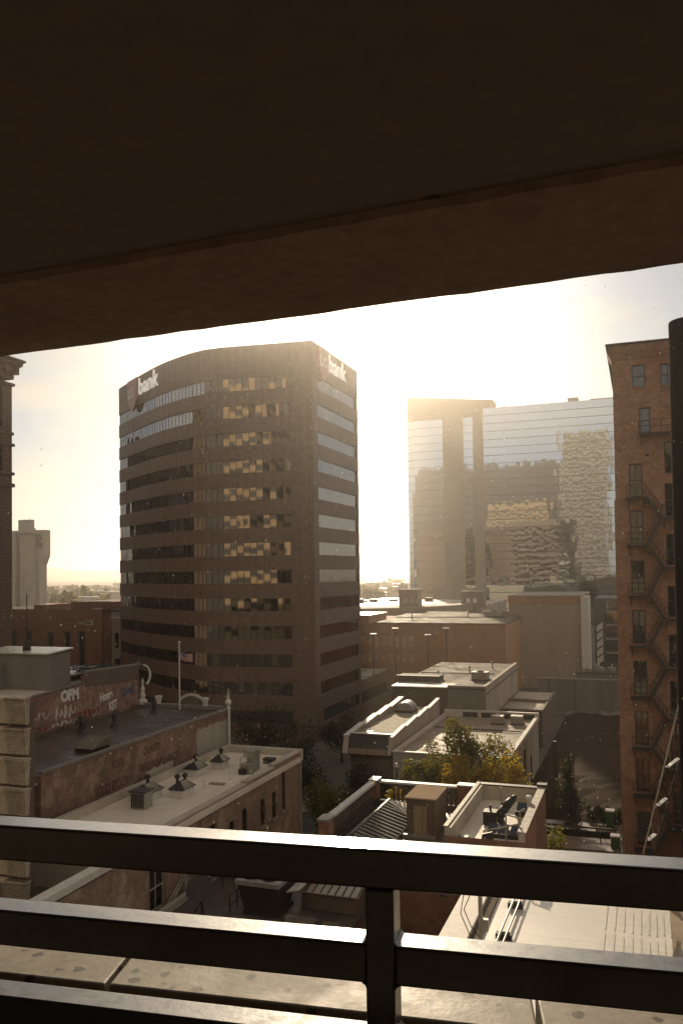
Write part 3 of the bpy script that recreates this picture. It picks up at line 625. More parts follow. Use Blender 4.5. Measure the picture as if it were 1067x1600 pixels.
# flagpole with its flag
fp = thing('flagpole', 'white flagpole on the dark roof in front of the banded tower', 'flagpole', (-37.25, 62.3, 12.4))
mb = MB(); mb.tube((-37.25, 62.3, 12.4), (-37.25, 62.3, 18.05), .075, .055, 10); mb.build('pole', 'white', fp); mb = MB(); mb.lathe((-37.25, 62.3, 18.05), [(.03, 0), (.1, .06), (.11, .13), (.05, .2)], 8); mb.build('finial', 'white', fp)
fl = MB(); U, V = 18, 13
def flagp(u, v):
    L = 1.18 * u; return (-37.17 + L * .93, 62.3 + .10 * math.sin(u * 7.5) * (.3 + u) + .1 * u, 17.35 - .72 * v - .20 * u + .04 * math.sin(u * 9 + v))
for i in range(U):
    for j in range(V):
        fl.k = 2 if (i < U * .4 and j < 7) else (0 if j % 2 == 0 else 1)
        fl.face([flagp(i / U, j / V), flagp((i + 1) / U, j / V), flagp((i + 1) / U, (j + 1) / V), flagp(i / U, (j + 1) / V)])
fo = fl.build('flag', ['flagred', 'flagwhite', 'flagblue']); tag(fo, 'small wind blown striped flag with a dark blue canton on the white flagpole', 'flag')
stb = MB()
for i in range(5):
    for j in range(4):
        p = Vector(flagp(.04 + .08 * i, .07 + .13 * j)); stb.face([p + Vector((dx * .03, -.012, dz * .03)) for dx, dz in ((-1, 0), (0, -1), (1, 0), (0, 1))])
so = stb.build('stars', 'flagwhite', fo)

# --- graffiti building
gb = thing('brick_building', 'tall brick building with a graffiti covered side wall and raised far parapet', 'building', (-46, 55, 0))
mb = MB(); mb.hull([(-41.7, 41, 0), (-41.7, 55.4, 0), (-55, 55.4, 0), (-55, 41, 0)], [(-41.7, 41, 14.75), (-41.7, 55.4, 15.42), (-55, 55.4, 15.42), (-55, 41, 14.75)]); mb.box(-55, -41.7, 55.401, 62.9, 0, 15.1); mb.box(-42.1, -41.7, 55.42, 62.9, 15.1, 16.0); mb.build('wall', 'graffbrick', gb)
mb = MB(); mb.hull([(-41.69, 55.42, 15.16), (-41.69, 62.9, 14.75), (-41.69, 62.9, 16.0), (-41.69, 55.42, 16.25)], [(-41.66, 55.42, 15.16), (-41.66, 62.9, 14.75), (-41.66, 62.9, 16.0), (-41.66, 55.42, 16.25)]); mb.build('raised_parapet', 'brownwall', gb)
mb = MB(); mb.bar((-41.9, 55.4, 16.33), (-41.9, 63.2, 16.08), .5, .12); mb.bar((-41.8, 47, 15.12), (-41.8, 55.35, 15.52), .3, .1); mb.build('parapet_cap', 'greywall', gb)
mb = MB(); mb.face([(-54.9, 41.2, 14.95), (-42.1, 41.2, 14.95), (-42.1, 62.7, 15.6), (-54.9, 62.7, 15.6)]); mb.build('roof', 'wetroof', gb)
mb = MB(); r2 = random.Random(4)
for k in range(40): y = 43.2 + k * .5; mb.box(-41.69, -41.5 - r2.uniform(0, .15), y, y + .49, 12.1 + r2.uniform(0, .15), 12.5 + r2.uniform(-.05, .22))
mb.build('base_course', 'brownwall', gb)
text('graffiti', 'OFM', 1.12, (-41.68, 52.5, 14.4), (0, 1, 0), (1, 0, 0), 'paintwhite', gb, .004, .07, .95, .95)
text('graffiti', 'Home', .95, (-41.68, 57.35, 13.65), (0, 1, .12), (1, 0, 0), 'paintwhite', gb, .004, .05, .72)
text('graffiti', 'KST', .98, (-41.68, 58.6, 12.75), (0, 1, .12), (1, 0, 0), 'paintwhite', gb, .004, .045, .66)
def scribble(name, y0, y1, z0, z1, n, w, mat, seed):
    q = random.Random(seed); mb = MB(); P = []; L = y1 - y0; Hh = z1 - z0
    for k in range(n * 12 + 1):
        u = k / (n * 12); t_ = u * n * 2 * math.pi; P.append((-41.682, y0 + L * u + L / n * .42 * math.sin(t_ * 1.0 + seed) + q.uniform(-.03, .03), z0 + Hh * .5 + Hh * .5 * math.sin(t_ * (1.5 if seed % 2 else 2) + seed * .7) * (.7 + .3 * math.sin(u * 9 + seed))))
    mb.path(P, w * .3, 5); mb.build(name, mat, gb)
scribble('graffiti', 48.7, 51.0, 13.35, 13.95, 4, .07, 'paintwhite', 1); scribble('graffiti', 51.9, 54.0, 13.0, 14.1, 4, .11, 'paintwhite', 2); scribble('graffiti', 51.6, 53.6, 12.55, 12.95, 4, .09, 'paintwhite', 3)
scribble('graffiti', 54.3, 57.2, 12.7, 13.4, 5, .12, 'paintred', 4); scribble('graffiti', 47.6, 51.0, 12.5, 13.1, 5, .12, 'paintred', 5); scribble('graffiti', 60.4, 62.2, 13.6, 14.5, 5, .2, 'paintblue', 6); scribble('graffiti', 46.3, 48.2, 12.6, 13.6, 3, .07, 'paintwhite', 7)
mb = MB(); c0 = Vector((-41.5, 63.1, 15.3))
for k in range(12):
    a, b = math.pi * .5 - k * .22, math.pi * .5 - (k + 1) * .22
    mb.bar(c0 + Vector((.8 * math.cos(a) * .4, .2 + .6 * math.cos(a), -.2 + .9 * math.sin(a))), c0 + Vector((.8 * math.cos(b) * .4, .2 + .6 * math.cos(b), -.2 + .9 * math.sin(b))), .18, .13)
mb.build('scroll_bracket', 'white', gb); mb = MB(); mb.lathe((-41.5, 63.2, 12.6), [(.4, 0), (.42, .3), (.2, .5), (.26, .8), (.16, 1.0), (.2, 1.35), (.08, 1.6), (.1, 2.0), (.04, 2.3)], 10); mb.build('finial', 'white', gb)
mb = MB(); mb.box(-48.6, -42.5, 52.0, 54.65, 14.9, 18.0); mb.box(-55, -46.5, 51.2, 54.6, 14.9, 17.2) ; ph = mb.build('penthouse', 'greywall', gb)
mb = MB(); mb.hull([(-48.8, 51.8, 18.02), (-42.3, 51.8, 18.02), (-42.3, 54.8, 18.22), (-48.8, 54.8, 18.22)], [(-48.8, 51.8, 18.12), (-42.3, 51.8, 18.12), (-42.3, 54.8, 18.32), (-48.8, 54.8, 18.32)]); mb.build('penthouse_roof', 'wetroof', gb)
mb = MB(); mb.box(-47.8, -46.9, 51.93, 51.99, 15.4, 17.1); mb.build('door', 'brownwall', ph)
mb = MB(); mb.box(-48, -44, 57, 62.4, 15.5, 15.95); mb.build('roof_curb', 'darkroof', gb)
mb = MB(); mb.box(-46.5, -43.2, 55.6, 58.2, 15.9, 16.05); mb.box(-46.3, -46.1, 55.7, 55.9, 15.2, 15.89); mb.box(-43.6, -43.4, 55.7, 55.9, 15.2, 15.89); mb.box(-46.3, -46.1, 57.9, 58.1, 15.2, 15.89); mb.box(-43.6, -43.4, 57.9, 58.1, 15.2, 15.89); tag(mb.build('metal_canopy', 'galv'), 'low bright metal canopy beside the grey rooftop penthouse', 'canopy')
for x, y, z0, z1, lb in ((-45.2, 52.9, 18.2, 22.6, 'thin dark whip aerial on the grey rooftop penthouse'), (-43.6, 60.5, 15.9, 21.3, 'thin dark whip aerial over the raised brick parapet')):
    t = thing('radio_aerial', lb, 'aerial', (x, y, z0)); mb = MB(); mb.tube((x, y, z0), (x, y, z1), .05, .035); mb.build('whip', 'iron', t)
    mb = MB(); mb.lathe((x, y, z0), [(.32, 0), (.3, .35), (.2, .4), (.2, .75), (.08, .8)], 10); mb.build('base', 'iron', t)
r2 = random.Random(6); mb = MB()
for k in range(26): mb.bar((-44 + r2.uniform(-1.4, 1.6), 57.5 + r2.uniform(-1, 5), 15.95 + r2.uniform(0, .3)), (-43.6 + r2.uniform(-1.4, 1.6), 57.5 + r2.uniform(-1, 5), 15.95 + r2.uniform(.1, .5)), .07)
tag(mb.build('scrap_heap', 'iron'), 'tangled heap of dark scrap behind the raised brick parapet', 'scrap heap')
mb = MB(); mb.bar((-36.5, 40.6, 14.4), (-38.2, 45.0, 12.4), .07); tag(mb.build('brace_cable', 'iron'), 'slanting dark stay from the cream tower down to the dark roof', 'stay cable')

# --- cream stair tower at the left edge
cb = thing('stair_tower', 'cream stepped block tower with textured panels at the left edge', 'building', (-30.5, 36, 6.7))
mb = MB(); mb.box(-36, -29.35, 34.35, 34.9, 6.7, 17.6); mb.build('core', 'brownwall', cb)
for k in range(8):
    zt = 17.9 - 1.52 * k; mb = MB(); zb = zt - 1.36
    mb.hull([(-35.5, 34.16, zb), (-30.35, 34.16, zb), (-30.35, 34.34, zb), (-35.5, 34.34, zb)], [(-35.5, 33.94, zt - .16), (-30.35, 33.94, zt - .16), (-30.35, 34.34, zt - .16), (-35.5, 34.34, zt - .16)])
    mb.box(-35.6, -30.36, 33.86, 34.34, zt - .155, zt); mb.build('panel', 'cream', cb)
    mb = MB(); mb.hull([(-30.34, 34.12, zb), (-29.22, 34.12, zb), (-29.22, 34.34, zb), (-30.34, 34.34, zb)], [(-30.34, 33.9, zt - .1), (-29.14, 33.9, zt - .1), (-29.14, 34.34, zt - .1), (-30.34, 34.34, zt - .1)])
    mb.box(-30.355, -29.08, 33.84, 34.34, zt - .095, zt + .01); mb.build('block_screen', 'creambrick', cb)
mb = MB(); mb.box(-31.4, -30.5, 33.6, 33.7, 6.76, 8.7); tag(mb.build('door', 'cream', cb))

# --- tall cornice building at the far left
tb = thing('stone_building', 'tall dark stone building with a bracketed cornice, cut by the left edge', 'building', (-95, 105, 0))
mb = MB(); mb.box(-130, -83.7, 78, 95.0, 0, 51.0); mb.build('wall', 'tower_stone', tb)
def course(z0, z1, out, m_='tower_stone', nm='string_course'):
    mb = MB(); mb.box(-130, -83.7 + out, 78 - out, 95.0 + out, z0, z1); mb.build(nm, m_, tb)
course(36.6, 37.1, .28); course(38.3, 38.7, .25); course(42.4, 42.8, .28); course(44.0, 44.4, .2); course(51.01, 51.4, .3); course(52.0, 52.5, .2)
mb = MB(); mb.box(-165, -122, 95.5, 136, 0, 54); mb.build('unseen_wing', 'tower_stone', tb)  # unseen wing added so the bank tower's lower glass reflects dark
for k in range(10):
    mb = MB(); mb.box(-121.98, -121.9, 97, 135, 6 + k * 4.6, 8.4 + k * 4.6); mb.build('unseen_wing_window', 'glass', tb)
mb = MB(); prof = [(.15, 52.51), (.2, 52.8), (.45, 53.2), (.5, 53.6), (1.0, 53.9), (1.1, 54.4), (1.35, 54.5), (1.35, 54.8)]
for (o1, z1), (o2, z2) in zip(prof, prof[1:]): mb.hull([(-130, 78 - o1, z1), (-83.7 + o1, 78 - o1, z1), (-83.7 + o1, 95 + o1, z1), (-130, 95 + o1, z1)], [(-130, 78 - o2, z2), (-83.7 + o2, 78 - o2, z2), (-83.7 + o2, 95 + o2, z2), (-130, 95 + o2, z2)])
mb.build('cornice', 'tower_stone', tb)
for k in range(9):
    y = 79 + k * 2; mb = MB(); mb.box(-83.7, -82.9, y, y + .6, 52.7, 53.8); mb.build('bracket', 'tower_stone', tb)
for y in (80, 83, 86, 89, 92):
    for z0, z1 in ((38.9, 42.2), (45, 50.6)):
        mb = MB(); mb.box(-83.75, -83.5, y - .8, y + .8, z0, z1); w = mb.build('window', 'glass', tb); mb = MB(); mb.box(-83.72, -83.3, y - 1.15, y - .82, z0, z1); mb.box(-83.72, -83.3, y + .82, y + 1.15, z0, z1); mb.build('frame', 'tower_stone', w)
# ================================================================ FAR LEFT: BEIGE TOWER, RED BRICK BLOCK
fb = thing('beige_tower', 'pale beige concrete tower with a small round emblem, far off at the left', 'office tower', (-235, 272, 0))
mb = MB(); mb.hull([(-262, 270, 0), (-224.2, 270, 0), (-224.2, 274, 0), (-262, 274, 0)], [(-262, 270, 28), (-224.2, 270, 28), (-224.2, 274, 28), (-262, 274, 28)])
mb.hull([(-262, 270, 28.001), (-224.2, 270, 28.001), (-224.2, 274, 28.001), (-262, 274, 28.001)], [(-262, 269.9, 32), (-222.4, 269.9, 32), (-222.4, 274, 32), (-262, 274, 32)]); mb.box(-262, -222.4, 269.9, 274, 32.001, 42.2); mb.build('wall', 'beige', fb)
mb = MB(); mb.box(-240, -234.5, 268, 273, 0, 41.5); mb.build('rib_wall', 'beige', fb); mb = MB(); mb.box(-231.8, -226.0, 266.5, 269, 41, 46.2); mb.box(-232.6, -226.1, 268.4, 269.85, 0, 42.9); mb.build('lift_core', 'beige', fb)
mb = MB(); cx, cz = -224.1 - .6, 39.2
for k in range(20):
    a, b = 2 * math.pi * k / 20, 2 * math.pi * (k + 1) / 20; mb.bar((cx + 1.0 * math.cos(a), 269.8, cz + 1.3 * math.sin(a)), (cx + 1.0 * math.cos(b), 269.8, cz + 1.3 * math.sin(b)), .3, .3)
mb.bar((cx - .5, 269.8, cz - .7), (cx + .5, 269.8, cz + .8), .25); mb.build('emblem', 'hotelline', fb)
mb = MB()
for k in range(6): mb.box(-225.6 + k * .48, -225.3 + k * .48, 269.7, 269.85, 35.9, 37.0 + (.7 if k in (0, 2) else 0))
mb.box(-225.7, -222.6, 269.7, 269.85, 35.2, 35.45); mb.build('emblem_lettering', 'hotelline', fb)
rd = thing('red_brick_block', 'low red brick block with narrow slots and a small white sign', 'building', (-110, 145, 0))
y0 = 137.0; mb = MB(); px = lambda x: at(x, 1000, Y=y0).x
hs = []
for x in (22, 45, 79, 105, 128): c = px(x); hs.append((c - .75, c + .75, 1.5, 12.9))
xr = px(159); xm = px(96); xl = px(-60)
wall_open(mb, 'y', y0, xl, xr, 0, 17.3, hs, .6); mb.face([(xr, y0, 0), (xr, y0 + 22, 0), (xr, y0 + 22, 17.3), (xr, y0, 17.3)]); mb.box(xm, xr, y0 + 3, y0 + 22, 17.0, 18.6); mb.box(px(48), px(66), y0 + 1, y0 + 10, 17.0, 18.1); mb.build('wall', 'farred', rd)
for h in hs: window(rd, 'y', y0, h, 'frame', 'glass', 0, 3, .12, .5)
mb = MB(); mb.box(xl, xr, y0 + .02, y0 + 22, 16.6, 17.0); mb.build('roof', 'greyroof', rd); mb = MB(); mb.box(px(146), xr + .2, y0 - .1, y0 + .3, 17.3, 17.5); mb.box(xm - .1, xr, y0 + 2.9, y0 + 3.3, 18.61, 18.75); mb.build('parapet_cap', 'white', rd)
mb = MB(); mb.box(px(134), px(146), y0 - .12, y0 - .02, 14.2, 15.1); sg = mb.build('sign_board', 'white', rd); mb = MB(); mb.box(px(122), px(133), y0 - .1, y0 - .02, 14.35, 14.75); mb.lathe((px(127), y0 - .15, 14.3), [(.25, 0), (.25, .7)], 8); mb.build('sign_lettering', 'paleframe', rd)
mb = MB()
for k in range(5): mb.box(px(135) + k * .26, px(135) + k * .26 + .16, y0 - .15, y0 - .125, 14.4, 14.95)
mb.build('sign_lettering', 'frame', sg)
gl = thing('grey_block', 'low grey panelled block between the red brick block and the banded tower', 'building', (-96, 150, 0))
mb = MB(); hs = [(px(167), px(174), 9.5, 12.5), (px(177), px(184), 9.5, 12.5), (px(167), px(184), 4, 7.5)]; wall_open(mb, 'y', 139.5, xr + .6, px(215), 0, 16.6, hs, .4); mb.build('wall', 'concrete', gl)
for h in hs: window(gl, 'y', 139.5, h, 'frame', 'glass', 1, 1, .12, .35)
mb = MB(); mb.box(xr + .5, px(215), 139.4, 162, 16.61, 17.2); mb.build('roof', 'greyroof', gl); mb = MB(); mb.box(xr + .5, px(215), 139.3, 139.6, 15.4, 15.7); mb.build('string_course', 'white', gl)

# ================================================================ MIDDLE DISTANCE
# --- rust coloured long block with a pale roof
ab = thing('long_block', 'long rust coloured block with a pale sloping roof, right of the banded tower', 'building', (-38, 165, 0))
mb = MB(); mb.box(-62, -23.4, 152.0, 152.4, 0, 14.0); mb.face([(-23.4, 152.4, 0), (-23.4, 178, 0), (-23.4, 178, 14), (-23.4, 152.4, 14)]); mb.build('wall', 'rustwall', ab)
mb = MB(); mb.hull([(-48.5, 151.7, 14.02), (-23.3, 151.7, 14.02), (-23.3, 182, 14.6), (-48.5, 182, 14.6)], [(-48.5, 151.7, 14.2), (-23.3, 151.7, 14.2), (-23.3, 182, 14.8), (-48.5, 182, 14.8)]); mb.build('roof', 'greyroof', ab)
mb = MB(); mb.box(-55, -49.5, 152.41, 164, 13, 15.4); mb.box(-62, -48.7, 152.5, 180, 13.2, 13.9); mb.build('stair_box', 'rustwall', ab); mb = MB(); mb.box(-55.2, -49.3, 152.3, 164.2, 15.41, 15.55); mb.build('stair_roof', 'wetroof', ab)
r = random.Random(9)
for k in range(16):
    x = -55 + k * 1.35
    if x > -41: break
    for z0, z1 in ((9.6, 11.6), (6.6, 8.2)):
        mb = MB(); mb.box(x, x + .8, 151.94, 151.99, z0 + r.uniform(-.2, .3), z1); mb.build('window', 'amber_reflection', ab)  # amber panels painting reflected light on the wall, not openings
# --- curved roofed block and plant boxes behind it
cbk = thing('curved_block', 'low block with a long upswept roof line behind the rust coloured block', 'building', (-48, 200, 0))
mb = MB(); prof = [(-75, 13.6), (-36.5, 13.8), (-36.5, 16.3), (-42, 15.9), (-50, 15.5), (-62, 15.2), (-75, 15.1)]
mb.hull([(x, 186, z) for x, z in prof], [(x, 200, z) for x, z in prof]); mb.box(-75, -36.6, 186.2, 215, 0, 13.55); mb.build('wall', 'concrete', cbk)
mb = MB(); mb.box(-95, -40, 200.1, 216, 14.9, 15.1); mb.build('roof', 'wetroof', cbk)
for k in range(10):
    mb = MB(); mb.box(-56 + k * 1.6, -55.2 + k * 1.6, 185.9, 185.98, 14.3, 14.8); mb.build('window', 'paleframe', cbk)
for x0, x1, z1, lb in ((-54.2, -49.6, 19.4, 'beige plant box on the low roofs, nearest the banded tower'), (-39.3, -34.2, 18.9, 'beige plant box with two pale panels, in front of the glass hotel')):
    t = thing('plant_box', lb, 'rooftop unit', ((x0 + x1) / 2, 192, 15.2)); mb = MB(); mb.box(x0, x1, 190, 194, 15.2, z1); mb.build('casing', 'hotel', t); mb = MB(); mb.box(x0 - .15, x1 + .15, 189.8, 194.2, z1, z1 + .2); mb.build('cap', 'concrete', t)
    mb = MB()
    for k in (0, 1): mb.box(x0 + 1.2 + k * 1.5, x0 + 2.1 + k * 1.5, 189.9, 189.98, 16.4, 17.4)
    mb.build('panel', 'letter' if x0 > -45 else 'concrete', t)
rl_ = thing('flat_block', 'wet flat roofed block shining under the sun beside the banded tower', 'building', (-75, 240, 0))
mb = MB(); mb.box(-105, -40, 225, 262, 0, 14.2); mb.build('wall', 'concrete', rl_); mb = MB(); mb.box(-105.2, -39.8, 224.8, 262.2, 14.21, 14.6); mb.build('roof', 'wetroof', rl_)
r = random.Random(12); mb = MB()
for k in range(12): x, y = r.uniform(-100, -45), r.uniform(228, 258); mb.box(x, x + r.uniform(1, 3), y, y + 2, 14.61, 14.6 + r.uniform(.5, 1.4))
tag(mb.build('roof_units', 'darkmetal', rl_), kind='stuff')
# --- big blank beige box
bb = thing('blank_block', 'big windowless beige masonry box with a pale corner fin, in front of the glass hotel', 'building', (-18, 180, 0))
mb = MB(); mb.box(-25.75, -11.6, 171.6, 200, 0, 17.0); mb.build('wall', 'bigbox', bb); mb = MB(); mb.box(-25.85, -11.5, 171.5, 200, 17.01, 18.4); mb.build('parapet', 'rustwall', bb)
mb = MB(); mb.box(-26, -11.3, 171.4, 200.1, 18.41, 18.6); mb.build('parapet_cap', 'hotel', bb); mb = MB(); mb.box(-11.55, -10.1, 170.6, 178, 2.5, 18.35); mb.build('corner_fin', 'white', bb)
ds = thing('dark_block', 'dark glazed block with pale slanted fins behind the blank beige box', 'building', (0, 195, 0))
mb = MB(); mb.box(-10, 20, 190, 210, 0, 17.4); mb.build('wall', 'hotelline', ds)
for k in range(5):
    mb = MB(); z = 3.2 + k * 3; mb.box(-7.6, 20, 189.6, 189.98, z, z + 2.2); mb.build('window_band', 'towerglass', ds); mb = MB(); mb.box(-7.6, 20, 189.5, 189.98, z + 2.25, z + 2.5); mb.build('ledge', 'concrete', ds)
for k in range(5):
    mb = MB(); z = 3.0 + k * 1.75; mb.hull([(-9.6, 189, z), (-8.3, 189, z + .9), (-8.3, 189, z + 2.3), (-9.6, 189, z + 1.3)], [(-9.6, 189.6, z), (-8.3, 189.6, z + .9), (-8.3, 189.6, z + 2.3), (-9.6, 189.6, z + 1.3)]); mb.build('fin', 'white', ds)
# --- low white roofed hall
c2 = thing('low_hall', 'low hall with a broad wet grey roof and a long pale side wall', 'building', (-25, 118, 0))
mb = MB(); mb.face([(-31, 104.6, 0), (-23.6, 104.6, 0), (-23.6, 104.6, 9.1), (-31, 104.6, 9.1)]); mb.face([(-31, 104.6, 0), (-31, 133, 0), (-31, 133, 9.1), (-31, 104.6, 9.1)]); mb.build('wall', 'brownwall', c2)
mb = MB(); mb.box(-23.6, -18.85, 104.4, 105, 0, 9.35); mb.build('front_panel', 'greywall', c2); mb = MB(); mb.box(-19.2, -18.8, 105.01, 133, 0, 9.3); mb.build('side_wall', 'concrete', c2)
mb = MB(); mb.face([(-31, 104.7, 9.08), (-19.2, 104.7, 9.08), (-19.2, 133, 9.08), (-31, 133, 9.08)]); mb.build('roof', 'greyroof', c2)
mb = MB(); mb.face([(-31, 104.7, 9.09), (-23.7, 104.7, 9.09), (-23.0, 108.6, 9.09), (-31, 108.6, 9.09)]); mb.build('wet_strip', 'wetroof', c2)
mb = MB(); mb.box(-18.78, -18.7, 105, 133, 8.3, 8.4); mb.box(-31, -18.78, 104.3, 104.38, 8.9, 9.05); mb.build('eaves_trim', 'frame', c2)
mb = MB(); mb.box(-31.5, -25.8, 109, 112, 9.1, 9.8); mb.build('roof_box', 'brownwall', c2); mb = MB(); mb.box(-31.6, -25.7, 108.9, 109.2, 9.81, 9.9); mb.build('trim', 'white', c2)
# --- small flat roof to its right
db = thing('small_block', 'small tan roofed annex right of the low hall', 'building', (-16, 123, 0)); mb = MB(); mb.box(-18.6, -13.0, 114.3, 132, 0, 4.9); mb.build('wall', 'brownwall', db); mb = MB(); mb.face([(-18.5, 114.5, 4.91), (-13.2, 114.5, 4.91), (-13.2, 131.9, 4.91), (-18.5, 131.9, 4.91)]); mb.build('roof', 'tanroof', db)
mb = MB(); mb.box(-18.6, -12.9, 114.1, 114.4, 4.92, 5.15); mb.box(-13.2, -12.9, 114.41, 132, 4.92, 5.15); mb.box(-18.6, -12.9, 122, 122.4, 4.92, 5.3); mb.build('parapet', 'greywall', db)
mb = MB(); mb.lathe((-14.6, 116, 4.95), [(.22, 0), (.22, .15), (.02, .22)], 10); tag(mb.build('roof_dome', 'letter'), 'tiny bright dome glinting on the tan roofed annex', 'skylight')
# --- pale building with the trees in front
eb = thing('pale_building', 'pale flat roofed building behind the street trees', 'building', (-18, 92, 0))
mb = MB(); mb.box(-23.7, -12.3, 80, 80.3, 0, 6); mb.face([(-12.3, 80.3, 0), (-12.3, 103.6, 0), (-12.3, 103.6, 6), (-12.3, 80.3, 6)]); mb.face([(-23.7, 80.3, 0), (-23.7, 103.6, 0), (-23.7, 103.6, 6), (-23.7, 80.3, 6)]); mb.build('wall', 'concrete', eb)
mb = MB(); mb.face([(-23.6, 80.2, 5.7), (-12.4, 80.2, 5.7), (-12.4, 103.5, 5.7), (-23.6, 103.5, 5.7)]); mb.build('roof', 'duskroof', eb)
mb = MB(); mb.box(-23.75, -12.2, 79.9, 80.32, 6.01, 6.12); mb.box(-12.62, -12.2, 80.33, 103.2, 5.75, 6.12); mb.box(-23.75, -23.35, 80.33, 103.2, 5.75, 6.12); mb.build('parapet_cap', 'white', eb); mb = MB(); mb.box(-23.75, -12.2, 103.3, 103.8, 5.5, 6.5); mb.build('far_parapet', 'white', eb)
mb = MB()
for k in range(4): mb.box(-21.4 + k * 2.3, -19.6 + k * 2.3, 103.1, 103.28, 5.75, 6.3)
mb.build('parapet_opening', 'iron', eb)
for k, (x, y) in enumerate(((-16.5, 99.5), (-14.3, 100))):
    t = thing('air_conditioner', ('low metal rooftop unit', 'low metal unit nearer the right edge')[k] + ' by the far parapet of the pale building', 'air conditioner', (x, y, 5.7)); mb = MB(); mb.box(x - .7, x + .7, y - .6, y + .6, 5.85, 6.7); mb.build('casing', 'galv', t); mb = MB(); mb.box(x - .8, x + .8, y - .7, y + .7, 5.71, 5.84); mb.build('curb', 'darkmetal', t)
mb = MB(); mb.tube((-12.1, 84, 0), (-12.1, 84, 6), .07); mb.tube((-12.0, 90, 0), (-12.0, 90, 6), .07); mb.build('downpipe', 'galv', eb)
# --- gravel roofed hall with stepped parapets
gv = thing('gravel_roof_building', 'small building with a gravel roof between stepped side parapets and a sloped dark front', 'building', (-26, 90, 0))
XL, XR = -29.1, -24.0; mb = MB(); mb.box(XL + .6, XR - .1, 81, 100, 0, 6.2); mb.build('wall', 'brownwall', gv)
mb = MB(); mb.hull([(XL + .55, 80.6, 6.05), (XR - .3, 80.6, 6.05), (XR - .3, 81.6, 6.05), (XL + .55, 81.6, 6.05)], [(XL + .55, 81.2, 7.4), (XR - .3, 81.2, 7.4), (XR - .3, 81.9, 7.4), (XL + .55, 81.9, 7.4)]); mb.build('sloped_front', 'darkmetal', gv)
mb = MB(); mb.box(XL + .3, XR - .05, 80.3, 81.5, 5.5, 6.0); mb.build('front_fascia', 'wood', gv); mb = MB(); mb.box(XL + .5, XR - .25, 81.0, 81.25, 7.41, 7.5); mb.build('front_trim', 'white', gv)
mb = MB(); mb.face([(XL + .6, 81.3, 7.1), (XR - .3, 81.3, 7.1), (XR - .3, 101, 7.1), (XL + .6, 101, 7.1)]); mb.build('roof', 'gravel', gv)
steps = [(80.8, 86, 7.55, 7.95), (86.02, 91, 7.75, 8.1), (91.02, 96, 7.9, 8.25), (96.02, 101.5, 8.05, 8.45)]
for x0, x1 in ((XL, XL + .55), (XR - .28, XR + .05)):
    mb = MB()
    for y0_, y1_, za, zb in steps: mb.hull([(x0, y0_ - (.7 if y0_ < 81 else 0), 5.6), (x1, y0_ - (.7 if y0_ < 81 else 0), 5.6), (x1, y1_, 5.6), (x0, y1_, 5.6)], [(x0, y0_, za - .35), (x1, y0_, za - .35), (x1, y1_, zb - .35), (x0, y1_, zb - .35)])
    mb.build('side_parapet', 'concrete', gv); mb = MB()
    for y0_, y1_, za, zb in steps: mb.hull([(x0 - .06, y0_ - .05, za - .34), (x1 + .06, y0_ - .05, za - .34), (x1 + .06, y1_, zb - .34), (x0 - .06, y1_, zb - .34)], [(x0 - .06, y0_ - .05, za - .26), (x1 + .06, y0_ - .05, za - .26), (x1 + .06, y1_, zb - .26), (x0 - .06, y1_, zb - .26)])
    mb.build('parapet_cap', 'white', gv)
t = thing('dome_skylight', 'bright domed skylight at the far end of the gravel roof', 'skylight', (-27, 97, 7.1)); mb = MB(); mb.box(-28.1, -25.9, 96, 98.5, 7.1, 7.35); mb.build('curb', 'darkmetal', t)
mb = MB(); n = 10; A = [(-27 + 1.05 * math.cos(math.pi * k / n), 7.36 + .95 * math.sin(math.pi * k / n)) for k in range(n + 1)]; mb.hull([(x, 96.1, z) for x, z in A], [(x, 98.4, z) for x, z in A]); mb.build('dome', 'galv', t)
mb = MB(); mb.box(-27.4, -26.7, 82.6, 83.3, 7.11, 7.35); tag(mb.build('roof_hatch', 'letter'), 'small white hatch at the near edge of the gravel roof', 'roof hatch')
mb = MB(); mb.tube((-27.5, 84.6, 7.1), (-27.5, 84.6, 8.3), .05); tag(mb.build('vent_pipe', 'galv'), 'thin vent pipe near the left parapet of the gravel roof', 'vent pipe')
P_ = [Vector((-43.2, 109, 1.9)), Vector((-38, 103, .9)), Vector((-33, 96, 1.1)), Vector((-29.2, 86, 2.6))]
mb = MB(); mb.path([P_[0].lerp(P_[1], k / 6) for k in range(7)] + [P_[1].lerp(P_[2], k / 6) for k in range(1, 7)], .06)
tag(mb.build('overhead_cable', 'galv'), 'pale sagging cable at the foot of the banded tower', 'cable')
# --- lamp posts in the car park beyond
for k, (x, zt, lb) in enumerate(((-44.05, 13.0, 'nearest the banded tower'), (-40.1, 14.0, 'second from the banded tower'), (-34.4, 12.95, 'third from the banded tower'), (-31.2, 14.1, 'farthest from the banded tower'))):
    t = thing('street_lamp', 'slim car park lamp before the rust coloured block, ' + lb, 'street lamp', (x, 138, 0), 'car park lamps'); mb = MB(); mb.tube((x, 138, 0), (x, 138, zt), .1, .07); mb.build('pole', 'darkmetal', t)
    mb = MB(); mb.box(x - .55, x + .55, 137.8, 138.2, zt, zt + .16); mb.build('lamp_head', 'galv', t)
